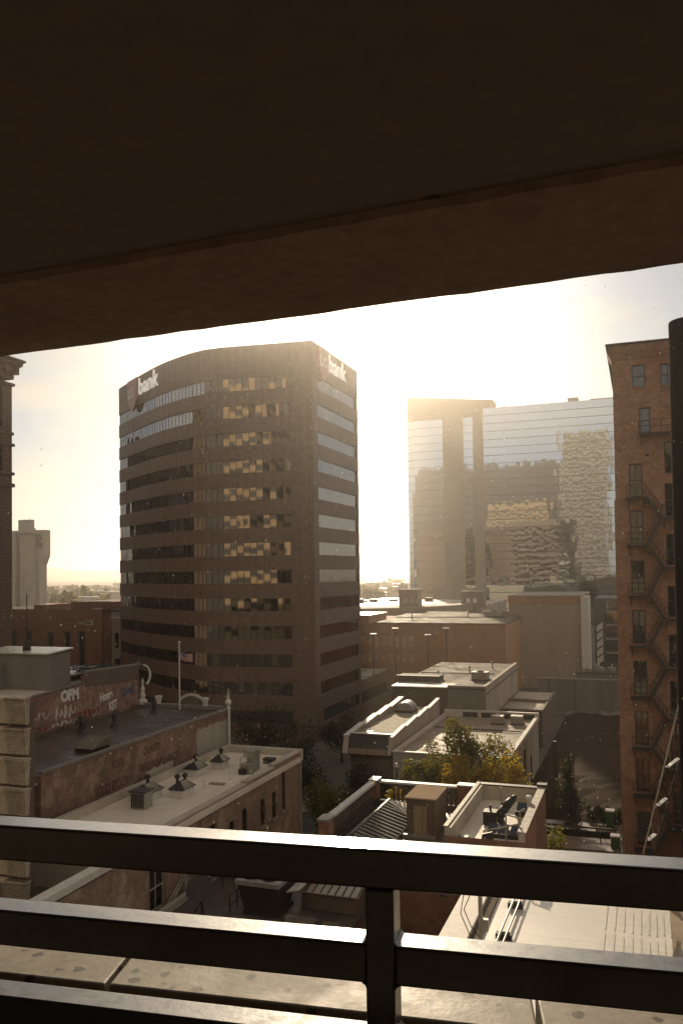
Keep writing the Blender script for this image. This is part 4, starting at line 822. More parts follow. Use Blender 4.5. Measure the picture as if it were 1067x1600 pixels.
# --- wall closing the dirt lot, with a small yard shed
lw = thing('yard_wall', 'long grey concrete wall closing the far side of the bare dirt lot', 'wall', (-8, 143.5, 0)); mb = MB(); mb.box(-17, 14, 143.2, 143.6, 0, 5.6); mb.build('panel_wall', 'greywall', lw); mb = MB(); mb.box(-17, 14, 143.15, 143.65, 5.61, 5.75); mb.build('cap', 'concrete', lw)
r = random.Random(2); mb = MB()
for k in range(7): x = -15 + k * 4.2; mb.box(x, x + .35, 143.0, 143.18, 0, 5.6)
mb.build('buttress', 'greywall', lw)
t = thing('yard_shed', 'low concrete shed at the foot of the blank beige box, cluttered roof', 'shed', (-7.5, 146, 0)); mb = MB(); mb.box(-10.6, -4.5, 144, 149, 0, 6.6); mb.build('wall', 'greywall', t); mb = MB(); mb.box(-10.8, -4.3, 143.8, 149.2, 6.61, 6.75); mb.build('roof', 'greyroof', t)
mb = MB()
for k in range(9): x = -10 + r.uniform(0, 5); y = 144.5 + r.uniform(0, 3); mb.box(x, x + r.uniform(.4, 1), y, y + .8, 6.76, 6.8 + r.uniform(.3, 1.1))
tag(mb.build('roof_clutter', 'galv', t), kind='stuff')
mb = MB()
for k in range(50): x = -12 + r.uniform(0, 15); y = 140.5 + r.uniform(0, 1.9); s_ = r.uniform(.2, .8); mb.hull([(x - s_, y - s_, 0), (x + s_, y - s_, 0), (x + s_, y + s_, 0), (x - s_, y + s_, 0)], [(x - s_ * .5, y - s_ * .3, s_), (x + s_ * .6, y - s_ * .4, s_ * .8), (x + s_ * .5, y + s_ * .5, s_ * 1.1), (x - s_ * .4, y + s_ * .6, s_ * .9)])
tag(mb.build('rubble', 'greywall'), 'broken rubble heaped along the foot of the yard wall', 'rubble', kind='stuff')
# --- utility pole and stub posts
t = thing('utility_pole', 'thick dark timber post standing at the edge of the dirt lot', 'utility pole', (-8.5, 85, 0)); mb = MB(); mb.tube((-8.5, 85, 0), (-8.5, 85, 6.85), .27, .22, 10); mb.build('post', 'bark', t); mb = MB(); mb.tube((-8.5, 85, 6.85), (-8.5, 85, 6.95), .25, .2, 10); mb.build('cap', 'iron', t)
for k, x in enumerate((-11.4, -10.9)):
    mb = MB(); mb.tube((x, 84.5 + k, 0), (x, 84.5 + k, 6.2 - k * .8), .08); tag(mb.build('steel_post', 'iron'), ('taller', 'shorter')[k] + ' thin dark post by the corner of the pale building', 'post')
# ================================================================ CENTRE: BALUSTRADED BUILDING
ba = thing('balustrade_building', 'old building with a balustraded parapet round a shiny standing seam metal roof', 'building', (-14.5, 51, 0))
mb = MB(); mb.box(-18.3, -10.95, 47.0, 56.9, 0, 7.45); mb.box(-18.3, -17.8, 43.6, 46.99, 0, 7.45); mb.build('wall', 'redbrick', ba)
mb = MB(); mb.box(-18.25, -11, 47.1, 56.8, 7.46, 7.6); mb.build('flat_roof', 'darkroof', ba)
XR_, zr, zv = -16.45, 8.5, 7.85
mb = MB(); mb.face([(XR_, 46.6, zr), (-14.3, 46.6, zv), (-14.3, 53.0, zv), (XR_, 54.6, zr)]); mb.face([(XR_, 54.6, zr), (-14.3, 53.0, zv), (-13.9, 56.0, zv - .1), (-15.6, 56.2, zv)]); mb.face([(XR_, 46.6, zr), (XR_, 54.6, zr), (-17.6, 55.5, 7.7), (-17.6, 46.6, 7.7)]); mb.build('metal_roof', 'rib', ba)
mb = MB(); n = 14
for k in range(n):
    y = 46.75 + k * .56; mb.bar((XR_, y, zr + .04), (-14.32, min(y, 53.0), zv + .05), .11, .12)
mb.bar((XR_, 46.6, zr + .05), (XR_, 54.7, zr + .05), .12, .1); mb.build('roof_seam', 'ribdark', ba)
mb = MB(); mb.box(-17.75, -17.6, 46, 55.8, 7.6, 8.2); mb.box(-17.3, -17.22, 46, 55.5, 7.75, 7.9); mb.build('gutter', 'darkmetal', ba)
# balustrade: left side, then the far side
def balusters(p, q, n, z0, z1, name='baluster'):
    p, q = Vector(p), Vector(q); first = None
    for k in range(n):
        c = p.lerp(q, (k + .5) / n); mb = MB(); h = z1 - z0; mb.lathe((c.x, c.y, z0), [(.09, 0), (.09, .08 * h), (.05, .15 * h), (.12, .4 * h), (.06, .75 * h), (.09, .9 * h), (.09, h)], 8); mb.build(name, 'brownwall', ba)
balusters((-18.05, 47.4, 0), (-18.05, 55.9, 0), 22, 7.9, 9.1); balusters((-16.9, 56.65, 0), (-12.2, 56.65, 0), 15, 7.9, 9.1)
for x0, x1, y0, y1 in ((-18.3, -17.82, 55.95, 56.9), (-18.35, -17.78, 46.2, 47.3), (-12.1, -10.98, 56.3, 56.95)):
    mb = MB(); mb.box(x0, x1, y0, y1, 7.46, 9.25); mb.build('pier', 'redbrick', ba); mb = MB(); mb.box(x0 - .08, x1 + .08, y0 - .06, y1 + .06, 9.26, 9.4); mb.build('pier_cap', 'galv', ba)
mb = MB(); mb.box(-18.2, -17.9, 47.31, 55.94, 7.62, 7.88); mb.box(-17.81, -12.11, 56.5, 56.8, 7.62, 7.88); mb.build('plinth', 'brownwall', ba)
mb = MB()
for k in range(20): y = 47.35 + k * .43; mb.box(-18.28, -17.85, y, y + .28, 9.12, 9.32)
tag(mb.build('coping_block', 'letter', ba), kind='stuff'); mb = MB()  # white colour stands in for the glint along the balustrade tops
for k in range(9): y = 43.7 + k * .3; mb.box(-18.28, -17.85, y, y + .19, 7.47, 7.75)
tag(mb.build('coping_block', 'letter', ba), kind='stuff'); mb = MB(); mb.box(-18.25, -17.88, 47.31, 55.94, 9.1, 9.118); mb.build('coping', 'brownwall', ba); mb = MB(); mb.box(-17.8, -12.18, 56.42, 56.88, 9.1, 9.24); mb.build('coping', 'letter', ba)
mb = MB(); mb.box(-18.32, -17.8, 46.25, 46.3, 9.0, 9.1); mb.tube((-18.0, 56.6, 9.4), (-18.0, 56.6, 9.4), .01)
t = thing('penthouse', 'brown plywood rooftop box with a flat lid and a door, behind the metal roof', 'rooftop hut', (-12.9, 51, 7.6))
mb = MB(); mb.box(-14.05, -12.25, 50.2, 53.2, 7.61, 9.9); wl = mb.build('wall', 'brownwall', t); mb = MB(); mb.box(-14.15, -12.15, 50.1, 53.3, 9.91, 10.0); mb.build('lid', 'lidtan', t)
mb = MB(); mb.box(-13.6, -12.75, 50.14, 50.19, 7.7, 9.5); mb.build('door', 'wood', wl); mb = MB(); mb.box(-14.2, -12.2, 49.9, 50.08, 7.61, 7.8); mb.build('kerb', 'galv', t)
for x, y, lb in ((-14.3, 55.4, 'square brick chimney with a bright cap behind the plywood rooftop box'),):
    t = thing('chimney', lb, 'chimney', (x, y, 7.6)); mb = MB(); mb.box(x - .35, x + .35, y - .3, y + .3, 7.61, 9.0); mb.build('stack', 'redbrick', t); mb = MB(); mb.box(x - .5, x + .5, y - .45, y + .45, 9.01, 9.12); mb.build('cap', 'letter', t)
mb = MB(); mb.lathe((-15.2, 55.9, 7.62), [(.3, 0), (.3, .25), (.42, .27), (.36, .42), (.1, .55)], 12); tag(mb.build('roof_vent', 'galv'), 'squat round bright roof vent at the back of the metal roof', 'roof vent')
r = random.Random(17); mb = MB()
for k in range(14): x = -17.2 + r.uniform(0, .5); y = 48 + r.uniform(0, 7); mb.box(x, x + .25, y, y + .3, 7.75, 7.9 + r.uniform(0, .25))
tag(mb.build('roof_clutter', 'darkmetal', ba), kind='stuff')
t = thing('street_lamp', 'ornate dark lamp standing in front of the pale building behind the balustrade', 'street lamp', (-21.6, 74, 0)); mb = MB(); mb.tube((-21.6, 74, 0), (-21.6, 74, 5.6), .11, .08); mb.build('pole', 'iron', t); mb = MB(); mb.lathe((-21.6, 74, 5.6), [(.06, 0), (.22, .15), (.28, .4), (.2, .65), (.04, .75)], 10); mb.build('globe', 'galv', t)

# ================================================================ CENTRE RIGHT: FLAT ROOF WITH PLANT
cr = thing('brick_building', 'brick building with pale parapeted flat roof full of plant and red side wall', 'building', (-8.6, 52, 0))
hs = [(-12.2, -11.85, 5.35, 5.7), (-11.75, -11.4, 5.35, 5.7)]
mb = MB(); wall_open(mb, 'y', 46.98, -14.6, -10.93, 0, 7.44, hs, .3); wall_open(mb, 'y', 46.98, -10.93, -6.42, 0, 8.9, [], .3); mb.face([(-6.42, 47, 0), (-6.42, 57.4, 0), (-6.42, 57.4, 9.3), (-6.42, 47, 9.3)]); mb.face([(-10.8, 57.4, 0), (-6.42, 57.4, 0), (-6.42, 57.4, 9.3), (-10.8, 57.4, 9.3)]); mb.build('wall', 'redbrick', cr)
for h in hs:
    window(cr, 'y', 46.98, h, 'frame', 'glass', 0, 1, .05, .25)
mb = MB(); mb.face([(-10.6, 47, 8.35), (-6.6, 47, 8.35), (-6.6, 57.2, 8.35), (-10.6, 57.2, 8.35)]); mb.build('roof', 'whiteroof', cr)
mb = MB(); mb.box(-10.93, -10.55, 47, 57.4, 7.5, 9.35); mb.box(-6.75, -6.425, 47, 57.4, 8.2, 9.35); mb.box(-10.54, -6.76, 57.05, 57.4, 8.2, 9.3); mb.build('parapet', 'whitewall', cr)
mb = MB(); r = random.Random(5)
for k in range(17): y = 47 + k * .612; mb.box(-11.0, -10.75, y, y + .58, 9.36, 9.44)
tag(mb.build('coping', 'paleframe', cr), kind='stuff'); mb = MB()
for k in range(10): y = 47 + k * 1.04; mb.box(-6.85, -6.36, y, y + 1.01, 9.36, 9.45)
tag(mb.build('coping', 'paleframe', cr), kind='stuff'); mb = MB(); mb.box(-11.0, -6.36, 57.02, 57.5, 9.31, 9.4); mb.build('far_coping', 'frame', cr); mb = MB(); mb.box(-6.95, -6.3, 57.02, 57.6, 9.46, 9.62); mb.build('corner_cap', 'frame', cr)
t = thing('air_conditioner', 'small dark ribbed condenser on the pale flat roof', 'air conditioner', (-9.0, 51.6, 8.35)); mb = MB(); mb.box(-9.5, -8.7, 51.2, 52, 8.4, 9.2); mb.build('casing', 'darkmetal', t); mb = MB()
for k in range(6): mb.box(-9.47, -8.73, 51.15, 51.19, 8.48 + k * .11, 8.54 + k * .11)
mb.build('louvre', 'iron', t); mb = MB(); mb.tube((-9.1, 51.6, 9.2), (-9.1, 51.6, 9.55), .07); mb.build('pipe', 'iron', t)
def framed_skylight(x0, x1, y0, y1, z, n, label):
    t = thing('framed_skylight', label, 'skylight', ((x0 + x1) / 2, (y0 + y1) / 2, 8.35)); mb = MB(); mb.box(x0, x1, y0, y1, 8.36, z); mb.build('curb', 'darkmetal', t)
    for k in range(n):
        a, b = x0 + (x1 - x0) * k / n + .06, x0 + (x1 - x0) * (k + 1) / n - .06; mb = MB(); mb.hull([(a, y0 + .05, z + .02), (b, y0 + .05, z + .02), (b, y1 - .05, z + .3), (a, y1 - .05, z + .3)], [(a, y0 + .05, z + .05), (b, y0 + .05, z + .05), (b, y1 - .05, z + .33), (a, y1 - .05, z + .33)]); mb.build('pane', 'glass', t)
    return t
framed_skylight(-8.95, -6.98, 49.0, 50.0, 8.6, 3, 'three paned black framed skylight on the pale flat roof, nearest us')
framed_skylight(-7.9, -6.95, 53.6, 54.6, 8.7, 1, 'single tilted skylight behind the draped black duct on the pale flat roof')
t = thing('black_duct', 'slumped black wrapped duct leaning across the plant on the pale flat roof', 'duct', (-8.1, 51.8, 8.35)); mb = MB()
for (p, q, a, b) in (((-8.5, 51.3, 8.9), (-8.25, 51.7, 9.4), .24, .3), ((-8.25, 51.7, 9.4), (-7.9, 52.2, 9.75), .3, .24), ((-7.9, 52.2, 9.75), (-7.7, 52.5, 9.95), .24, .12), ((-8.5, 51.3, 8.9), (-8.25, 51.2, 8.4), .24, .16)): mb.tube(p, q, a, b, 9)
mb.build('wrapped_body', 'black', t, smooth=True); mb = MB(); mb.tube((-8.6, 52.6, 8.36), (-8.6, 52.6, 10.4), .045); mb.tube((-8.9, 52.6, 8.36), (-8.9, 52.6, 9.2), .035); mb.build('support', 'galv', t)
mb = MB(); mb.lathe((-6.98, 53.2, 8.35), [(.12, 0), (.12, 1.25), (.2, 1.26), (.22, 1.4), (.15, 1.5), (.02, 1.52)], 10); tag(mb.build('vent_pipe', 'white'), 'capped pale vent pipe against the right parapet of the pale flat roof', 'vent pipe')
mb = MB(); mb.path([(-7.3, 51.5, 8.36), (-7.3, 51.5, 9.3), (-7.0, 51.5, 9.5)], .05); tag(mb.build('goose_pipe', 'paleframe'), 'thin bent pipe beside the draped black duct', 'pipe')
t = thing('pipe_rack', 'pale pipe gantry with a black unit by the near edge of the pale flat roof', 'pipe rack', (-7.8, 47.8, 8.35)); mb = MB()
for a, b in (((-8.9, 48.1, 8.36), (-8.9, 48.1, 9.0)), ((-8.9, 48.1, 9.0), (-6.75, 48.1, 9.6)), ((-6.9, 48.1, 8.36), (-6.9, 48.1, 9.9)), ((-6.9, 48.1, 9.9), (-7.7, 48.6, 9.9)), ((-7.7, 48.6, 9.9), (-7.7, 48.6, 8.36))): mb.tube(a, b, .05)
mb.build('pipes', 'galv', t); mb = MB(); mb.hull([(-9.0, 47.5, 8.4), (-8.3, 47.5, 8.4), (-8.3, 48, 8.4), (-9, 48, 8.4)], [(-8.9, 47.6, 8.95), (-8.35, 47.7, 9.1), (-8.35, 48, 9.1), (-8.9, 48, 8.95)]); mb.build('motor', 'black', t)
mb = MB(); mb.box(-10.3, -9.7, 47.4, 47.9, 8.36, 8.75); tag(mb.build('roof_box', 'darkmetal'), 'small dark box at the near left corner of the pale flat roof', 'box')

# ================================================================ LOWER RIGHT: BIG WET ROOF
wb_ = thing('warehouse', 'broad low warehouse with a bright wet sheet roof right below the railing', 'warehouse', (0, 36, 0))
mb = MB(); mb.box(-8.75, 24, 15, 46.9, 0, 7.55); mb.build('wall', 'redbrick', wb_)
mb = MB(); mb.face([(-8.3, 15.3, 7.6), (.85, 15.3, 7.6), (.85, 46.5, 7.6), (-8.3, 46.5, 7.6)]); mb.build('roof', 'brightroof', wb_)
mb = MB(); mb.face([(.85, 15.3, 7.604), (24, 15.3, 7.604), (24, 46.5, 7.604), (.85, 46.5, 7.604)]); mb.build('tan_roof', 'tanroof', wb_)
mb = MB(); r = random.Random(19)
for k in range(9):
    x = .8 - k * .28 * (1 + k * .03)
    for j in range(7):
        y = 24 + j * 3.2 + r.uniform(-.1, .1)
        if r.random() < .86: mb.box(x, x + .05, y, y + r.uniform(2.2, 3.1), 7.61, 7.61 + .022)
mb.build('roof_batten', 'white', wb_); mb = MB()
for k in range(4):
    for j in range(9):
        if r.random() < .6: y = 22 + j * 2.4 + r.uniform(0, .8); mb.box(3.2 + k * .62, 3.25 + k * .62, y, y + r.uniform(.6, 2), 7.611, 7.635)
mb.build('roof_crack', 'frame', wb_)
mb = MB(); mb.box(-8.78, -7.55, 15, 46.6, 7.56, 7.95); mb.build('left_parapet', 'white', wb_); mb = MB(); mb.box(-7.54, -7.1, 15, 46.4, 7.61, 7.75); mb.build('gutter', 'greyroof', wb_)
mb = MB(); mb.box(-7.5, 24, 46.45, 46.95, 7.56, 8.15); mb.build('far_parapet', 'tanroof', wb_)
mb = MB(); mb.box(-7.52, 24, 46.4, 47.0, 8.16, 8.24); mb.build('parapet_cap', 'white', wb_)
t = thing('pipe_run', 'long pale pipe run on black blocks along the edge of the wet roof', 'pipe run', (-5.9, 38, 7.6)); mb = MB()
mb.tube((-6.3, 33, 7.95), (-6.2, 44.5, 7.95), .055); mb.tube((-6.05, 33, 7.92), (-5.9, 44.5, 7.92), .045); mb.build('pipe', 'galv', t)
for y in (34.4, 37.6, 41.2, 44.2): mb = MB(); mb.box(-6.5, -5.8, y - .16, y + .16, 7.61, 7.86); mb.build('support_block', 'black', t)
t = thing('service_pole', 'square galvanised service pole with a side arm and switch box at the wet roof parapet', 'service pole', (-6.9, 36.2, 7.6)); mb = MB(); mb.box(-6.98, -6.82, 36.1, 36.26, 7.62, 10.1); mb.bar((-6.9, 36.18, 10.05), (-8.55, 36.2, 10.12), .13, .13); mb.build('pole', 'galv', t); mb = MB(); mb.box(-6.8, -6.55, 36.0, 36.2, 8.5, 9.0); mb.build('switch_box', 'galv', t)
mb = MB(); mb.path([(-7.3, 36.2, 10.0), (-7.6, 36.1, 9.3), (-7.3, 36.1, 8.6), (-6.98, 36.15, 8.2)], .02); mb.path([(-7.6, 36.2, 10.0), (-7.75, 36.1, 9.1), (-7.4, 36.1, 8.3), (-7.0, 36.1, 7.9)], .02); mb.build('cable', 'iron', t)
mb = MB(); mb.hull([(-9.05, 36.0, 10.0), (-8.5, 36.0, 10.0), (-8.5, 36.5, 10.0), (-9.05, 36.5, 10.0)], [(-9.0, 36.0, 10.95), (-8.3, 36.0, 11.1), (-8.3, 36.5, 11.1), (-9.0, 36.5, 10.95)]); mb.hull([(-9.2, 36.1, 10.5), (-9.0, 36.1, 10.2), (-9.0, 36.4, 10.2), (-9.2, 36.4, 10.5)], [(-9.3, 36.1, 10.7), (-9.0, 36.1, 10.9), (-9.0, 36.4, 10.9), (-9.3, 36.4, 10.7)]); mb.tube((-8.5, 36.2, 10.0), (-8.5, 36.2, 9.7), .12); mb.build('floodlight', 'black', t)
mb = MB(); mb.box(-6.6, -6.2, 35.2, 35.5, 7.61, 7.9); mb.build('base_block', 'black', t)
for x, y, h, lb in ((-.5, 43.6, .5, 'small bent roof vent casting a long shadow on the tan roof'), (.15, 37.8, .75, 'small cone shaped roof vent at the seam of the wet and tan roofs')):
    mb = MB(); mb.lathe((x + 1.4 if h < .6 else x + .9, y, 7.61), [(.28, 0), (.2, h * .4), (.09, h * .8), (.12, h), (.02, h + .1)], 8); tag(mb.build('roof_vent', 'galv'), lb, 'roof vent')
# dark flue at the right edge
fs = thing('flue_stack', 'thick dark metal flue rising past the brick building at the right edge', 'flue', (2.75, 46, 7.6)); xs = 1.50 + .95
mb = MB(); mb.lathe((xs + .05, 45.2, 7.61), [(.95, 0), (.95, 28.72), (.93, 28.78), (.88, 28.8)], 36); mb.build('flue', 'soot', fs, smooth=True); mb = MB(); mb.lathe((xs + .05, 45.2, 7.61), [(1.2, 0), (1.2, .4), (1.0, .45)], 24); mb.build('collar', 'darkmetal', fs)

# ================================================================ RIGHT: BRICK BUILDING WITH FIRE ESCAPE
br = thing('fire_escape_building', 'tall orange brick building with an iron fire escape zigzagging down its face', 'building', (6, 80, 0))
Yb = 71.5; zz = lambda x, y: at(x, y, Y=Yb)
lw_ = [(-.42, .60, 38.65, 40.5), (.08, .92, 34.9, 36.95)] + [(-.83, .20, z - 2.72, z) for z in (32.45, 28.62, 24.55, 20.55, 16.45, 12.4, 8.7, 4.4)]
rw_ = [(1.75, 2.9, 38.6, 40.4), (1.9, 3.1, 31.5, 34.1), (1.86, 3.0, 28.05, 30.7), (1.86, 3.0, 24.1, 26.65), (1.86, 3.0, 20.0, 22.5), (1.86, 3.0, 16.0, 18.6), (1.86, 3.0, 12.0, 14.9), (1.86, 3.0, 8.0, 10.7), (1.86, 3.0, 3.6, 6.5)]
mb = MB(); wall_open(mb, 'y', Yb, -1.45, 16, 0, 41.2, lw_ + rw_, .28); mb.box(-1.45, 16, Yb + 3, Yb + 25, 0, 41.0); mb.face([(-1.45, Yb, 0), (-1.45, Yb + 3, 0), (-1.45, Yb + 3, 41.2), (-1.45, Yb, 41.2)]); mb.build('wall', 'firebrick', br)
mb = MB(); mb.box(-2.0, -.9, Yb - .12, Yb + 1, 0, 29.5); mb.box(-1.9, -1.4, Yb - .06, Yb + 1, 29.51, 41.0); mb.build('corner_pier', 'firebrick', br)
mb = MB(); mb.box(-2.05, 16, Yb - .12, Yb + .5, 40.85, 41.2) if False else None; mb.hull([(-2.0, Yb - .1, 41.02), (16, Yb - .1, 41.02), (16, Yb + 2, 41.02), (-2.0, Yb + 2, 41.02)], [(-2.3, Yb - .4, 41.6), (16, Yb - .4, 41.6), (16, Yb + 2, 41.6), (-2.3, Yb + 2, 41.6)]); mb.box(-2.1, 16, Yb - .2, Yb + 25, 41.61, 42.2); mb.build('cornice', 'firebrick', br)
mb = MB(); mb.box(-2.4, 16, Yb - .5, Yb + 25, 42.21, 42.3); mb.build('parapet_cap', 'frame', br)
for i, h in enumerate(lw_ + rw_): window(br, 'y', Yb, h, 'frame', 'glass', 0 if h in lw_[:2] else 1, 1, .09, .24, 'firebrick')
def landing(x0, x1, z):
    mb = MB(); y0, y1 = Yb - 1.05, Yb - .02
    for k in range(9): y = y0 + (y1 - y0) * k / 9; mb.box(x0, x1, y, y + .05, z - .05, z)
    mb.box(x0, x1, y0 - .04, y0, z - .14, z); mb.box(x0 - .04, x0, y0, y1, z - .14, z); mb.box(x1, x1 + .04, y0, y1, z - .14, z)
    for h in (.5, 1.0): mb.bar((x0, y0, z + h), (x1, y0, z + h), .04); mb.bar((x0, y0, z + h), (x0, y1, z + h), .04); mb.bar((x1, y0, z + h), (x1, y1, z + h), .04)
    for x in (x0, (x0 + x1) / 2, x1): mb.bar((x, y0, z), (x, y0, z + 1.02), .035)
    for x in (x0 + .15, x1 - .15): mb.bar((x, y0 + .1, z - .1), (x, y1, z - .85), .05)
    return mb.build('landing', 'iron', br)
def flight(p, q):
    mb = MB()
    for dy in (0, .62):
        a, b = Vector(p) + Vector((0, dy, 0)), Vector(q) + Vector((0, dy, 0)); mb.bar(a, b, .05, .2)
        mb.bar(a + Vector((0, 0, .85)), b + Vector((0, 0, .85)), .035)
        for k in range(1, 4): c = a.lerp(b, k / 4); mb.bar(c, c + Vector((0, 0, .85)), .03)
    for k in range(11): c = Vector(p).lerp(Vector(q), (k + .5) / 11); mb.box(c.x - .12, c.x + .12, c.y, c.y + .62, c.z - .02, c.z + .02)
    return mb.build('stair_flight', 'iron', br)
Lz = [h[2] - .1 for h in lw_[2:]]; Rz = [h[2] - .1 for h in rw_[2:]]
for z in Lz: landing(-1.05, .42, z)
for z in Rz: landing(1.62, 3.4, z)
landing(.02, 3.4, 34.75); mb = MB(); z = 34.75
for k in range(4): mb.bar((.3 + k * .8, Yb - 1.06, z), (1.1 + k * .8, Yb - 1.06, z + 1.0) if k % 2 == 0 else (1.1 + k * .8, Yb - 1.06, z), .03)
for k in range(7):
    flight((.45, Yb - .95, Lz[k]), (1.6, Yb - .95, Rz[k])); 
    if k + 1 < len(Lz): flight((1.6, Yb - .98, Rz[k]), (.45, Yb - .98, Lz[k + 1]))
for z in (33, 29.2, 25.1, 21.1, 17.2, 13.2):
    mb = MB(); mb.lathe((.62, Yb - .12, z), [(.1, 0), (.14, .06), (.1, .14)], 8); mb.build('wall_plate', 'iron', br)
# steel raking stair at the right edge
rs = thing('raking_stair', 'steep dark steel stair with a pale stringer and three sunlit treads at the right edge', 'stair', (1.9, 58, 8))
pA, pB = at(1061, 1096, Y=57), at(1004, 1335, Y=57); pC, pD = at(1064, 1180, Y=57.8), at(1022, 1330, Y=57.8)
mb = MB(); mb.bar(pA, pB, .11, .09); mb.build('stringer', 'galv', rs); mb = MB(); mb.bar(pC, pD, .16, .16)
for k in range(7):
    a = pA.lerp(pB, (k + 1) / 8); b = pC.lerp(pD, (k + .6) / 7.5); mb.bar(a, b, .06)
    if k < 6: b2 = pC.lerp(pD, (k + 1.6) / 7.5); mb.bar(a, b2, .05)
mb.build('brace', 'iron', rs)
for (x0, y0, x1, y1) in ((1041, 1199, 1059, 1185), (1026, 1259, 1040, 1247), (1011, 1313, 1023, 1303)):
    mb = MB(); mb.bar(at(x0, y0, Y=56.9), at(x1, y1, Y=57.4), .3, .05); mb.build('tread', 'letter', rs)  # sunlight on these treads is put into their white colour
for z0 in (0,): mb = MB(); mb.tube((3.4, 57.4, 0), (3.4, 57.4, 15.4), .12); mb.build('column', 'iron', rs)
t = thing('tan_outbuilding', 'tan rendered outbuilding cut by the right edge beside the steel stair', 'building', (8, 64, 0)); mb = MB(); mb.box(3.0, 14, 62, 69, 0, 9.3); mb.build('wall', 'concrete', t); mb = MB(); mb.box(2.8, 14.2, 61.8, 69.2, 9.31, 9.8); mb.build('eaves', 'redbrick', t)
mb = MB(); mb.box(3.5, 14, 61.93, 61.99, 0, 2.6); mb.build('door', 'frame', t)
# yard things by the dirt lot
def bin_(x, y, h, w, label):
    t = thing('wheelie_bin', label, 'bin', (x, y, .02)); mb = MB(); mb.hull([(x - w * .42, y - w * .42, .12), (x + w * .42, y - w * .42, .12), (x + w * .42, y + w * .42, .12), (x - w * .42, y + w * .42, .12)], [(x - w / 2, y - w / 2, h), (x + w / 2, y - w / 2, h), (x + w / 2, y + w / 2, h), (x - w / 2, y + w / 2, h)]); mb.build('body', 'green', t)
    mb = MB(); mb.hull([(x - w * .54, y - w * .54, h + .01), (x + w * .54, y - w * .54, h + .01), (x + w * .54, y + w * .54, h + .01), (x - w * .54, y + w * .54, h + .01)], [(x - w * .5, y - w * .4, h + .09), (x + w * .5, y - w * .4, h + .09), (x + w * .5, y + w * .54, h + .12), (x - w * .5, y + w * .54, h + .12)]); mb.build('lid', 'lid', t)
    for s_ in (-1, 1): mb = MB(); mb.tube((x + s_ * w * .45, y + w * .4, .13), (x + s_ * w * .53, y + w * .4, .13), .13, n=10); mb.build('wheel', 'black', t)
p = at(953, 1299, z=0); bin_(p.x, p.y, 1.85, .75, 'taller green bin with a pale lid at the edge of the dirt lot')
p = at(961, 1328, z=0); bin_(p.x, p.y, 1.15, .75, 'shorter green bin with a pale lid, nearest the brick building')
mb = MB(); mb.box(-9.5, -2.4, 74.2, 81.9, -.1, .13); struct('paved_yard', mb, 'paving')
t = thing('rail_fence', 'low dark rail fence crossing the paved yard below the dirt lot', 'fence', (-6, 78, .13)); mb = MB(); mb.box(-9.3, -2.6, 77.95, 78.05, .75, .9); mb.build('rail', 'iron', t)
for k in range(5): mb = MB(); mb.box(-9.2 + k * 1.6, -9.1 + k * 1.6, 77.96, 78.04, .131, .749); mb.build('post', 'iron', t)
for k, (x, h) in enumerate(((-2.15, 3.4), (-1.85, 3.9), (-1.55, 3.2))):
    mb = MB(); mb.bar((x, 70.4, 0), (x + .12, 70.7, h), .16, .05); tag(mb.build('timber_board', 'wood'), ('leftmost timber board', 'tallest timber board', 'shortest timber board')[k] + ' leaning at the corner of the orange brick building', 'board', 'boards leaning by the brick corner')
for k, (px_, py_) in enumerate(((931, 1301), (938, 1322))):
    p = at(px_, py_, z=0); mb = MB(); mb.tube((p.x, p.y, 0), (p.x, p.y, 1.6 - k * .5), .04); tag(mb.build('bollard', 'iron'), ('taller', 'shorter')[k] + ' thin dark bollard in the paved yard', 'bollard')
t = thing('door_canopy', 'pale paved steps sunlit at the foot of the orange brick building', 'steps', (.6, 68, 0)); mb = MB()
for k in range(4): mb.box(-.4, 2.0, 67 + k * .5, 67.5 + k * .5, 0, .25 + k * .2)
mb.build('step', 'paving', t); mb = MB(); mb.bar((-.45, 67, 1.0), (-.45, 69, 1.7), .04); mb.bar((-.45, 67, .2), (-.45, 67, 1.0), .04); mb.bar((-.45, 69, .8), (-.45, 69, 1.7), .04); mb.build('handrail', 'iron', t)

# ================================================================ LOW ROOFS IN THE ALLEY BELOW THE RAILS
al = thing('low_shop', 'low dark roofed annex in the alley between the brick buildings', 'building', (-20, 38, 0))
mb = MB(); mb.box(-25.0, -14.7, 27, 46.5, 0, 5.2); mb.build('wall', 'brownwall', al); mb = MB(); mb.box(-25.0, -14.7, 27, 46.5, 5.21, 5.35); mb.build('roof', 'darkroof', al); mb = MB(); mb.box(-25.1, -24.8, 27, 46.5, 5.36, 5.75); mb.box(-24.79, -18.4, 46.2, 46.6, 5.36, 5.75); mb.build('parapet', 'concrete', al)
t = thing('rooftop_unit', 'large cooling unit with four round fans on a dark low roof', 'air conditioner', (-19.8, 42.4, 5.35))
mb = MB(); mb.hull([(-20.9, 41.6, 5.55), (-19.0, 41.6, 5.55), (-19.0, 43.6, 5.55), (-20.9, 43.6, 5.55)], [(-21.2, 41.3, 7.0), (-18.8, 41.3, 7.0), (-18.8, 43.8, 7.0), (-21.2, 43.8, 7.0)]); mb.build('casing', 'darkmetal', t)
mb = MB(); mb.box(-21.3, -18.7, 41.2, 43.9, 7.01, 7.25); mb.build('top', 'galv', t)
for x, y in ((-20.6, 41.9), (-19.5, 41.9), (-20.6, 43.1), (-19.5, 43.1)):
    mb = MB(); mb.lathe((x, y, 7.26), [(.42, 0), (.42, .1), (.34, .1), (.34, .03)], 18); f_ = mb.build('fan_ring', 'iron', t); mb = MB()
    for k in range(5): a = k * 1.2566; mb.bar((x, y, 7.3), (x + .33 * math.cos(a), y + .33 * math.sin(a), 7.3), .02, .12)
    mb.build('fan_blade', 'iron', f_)
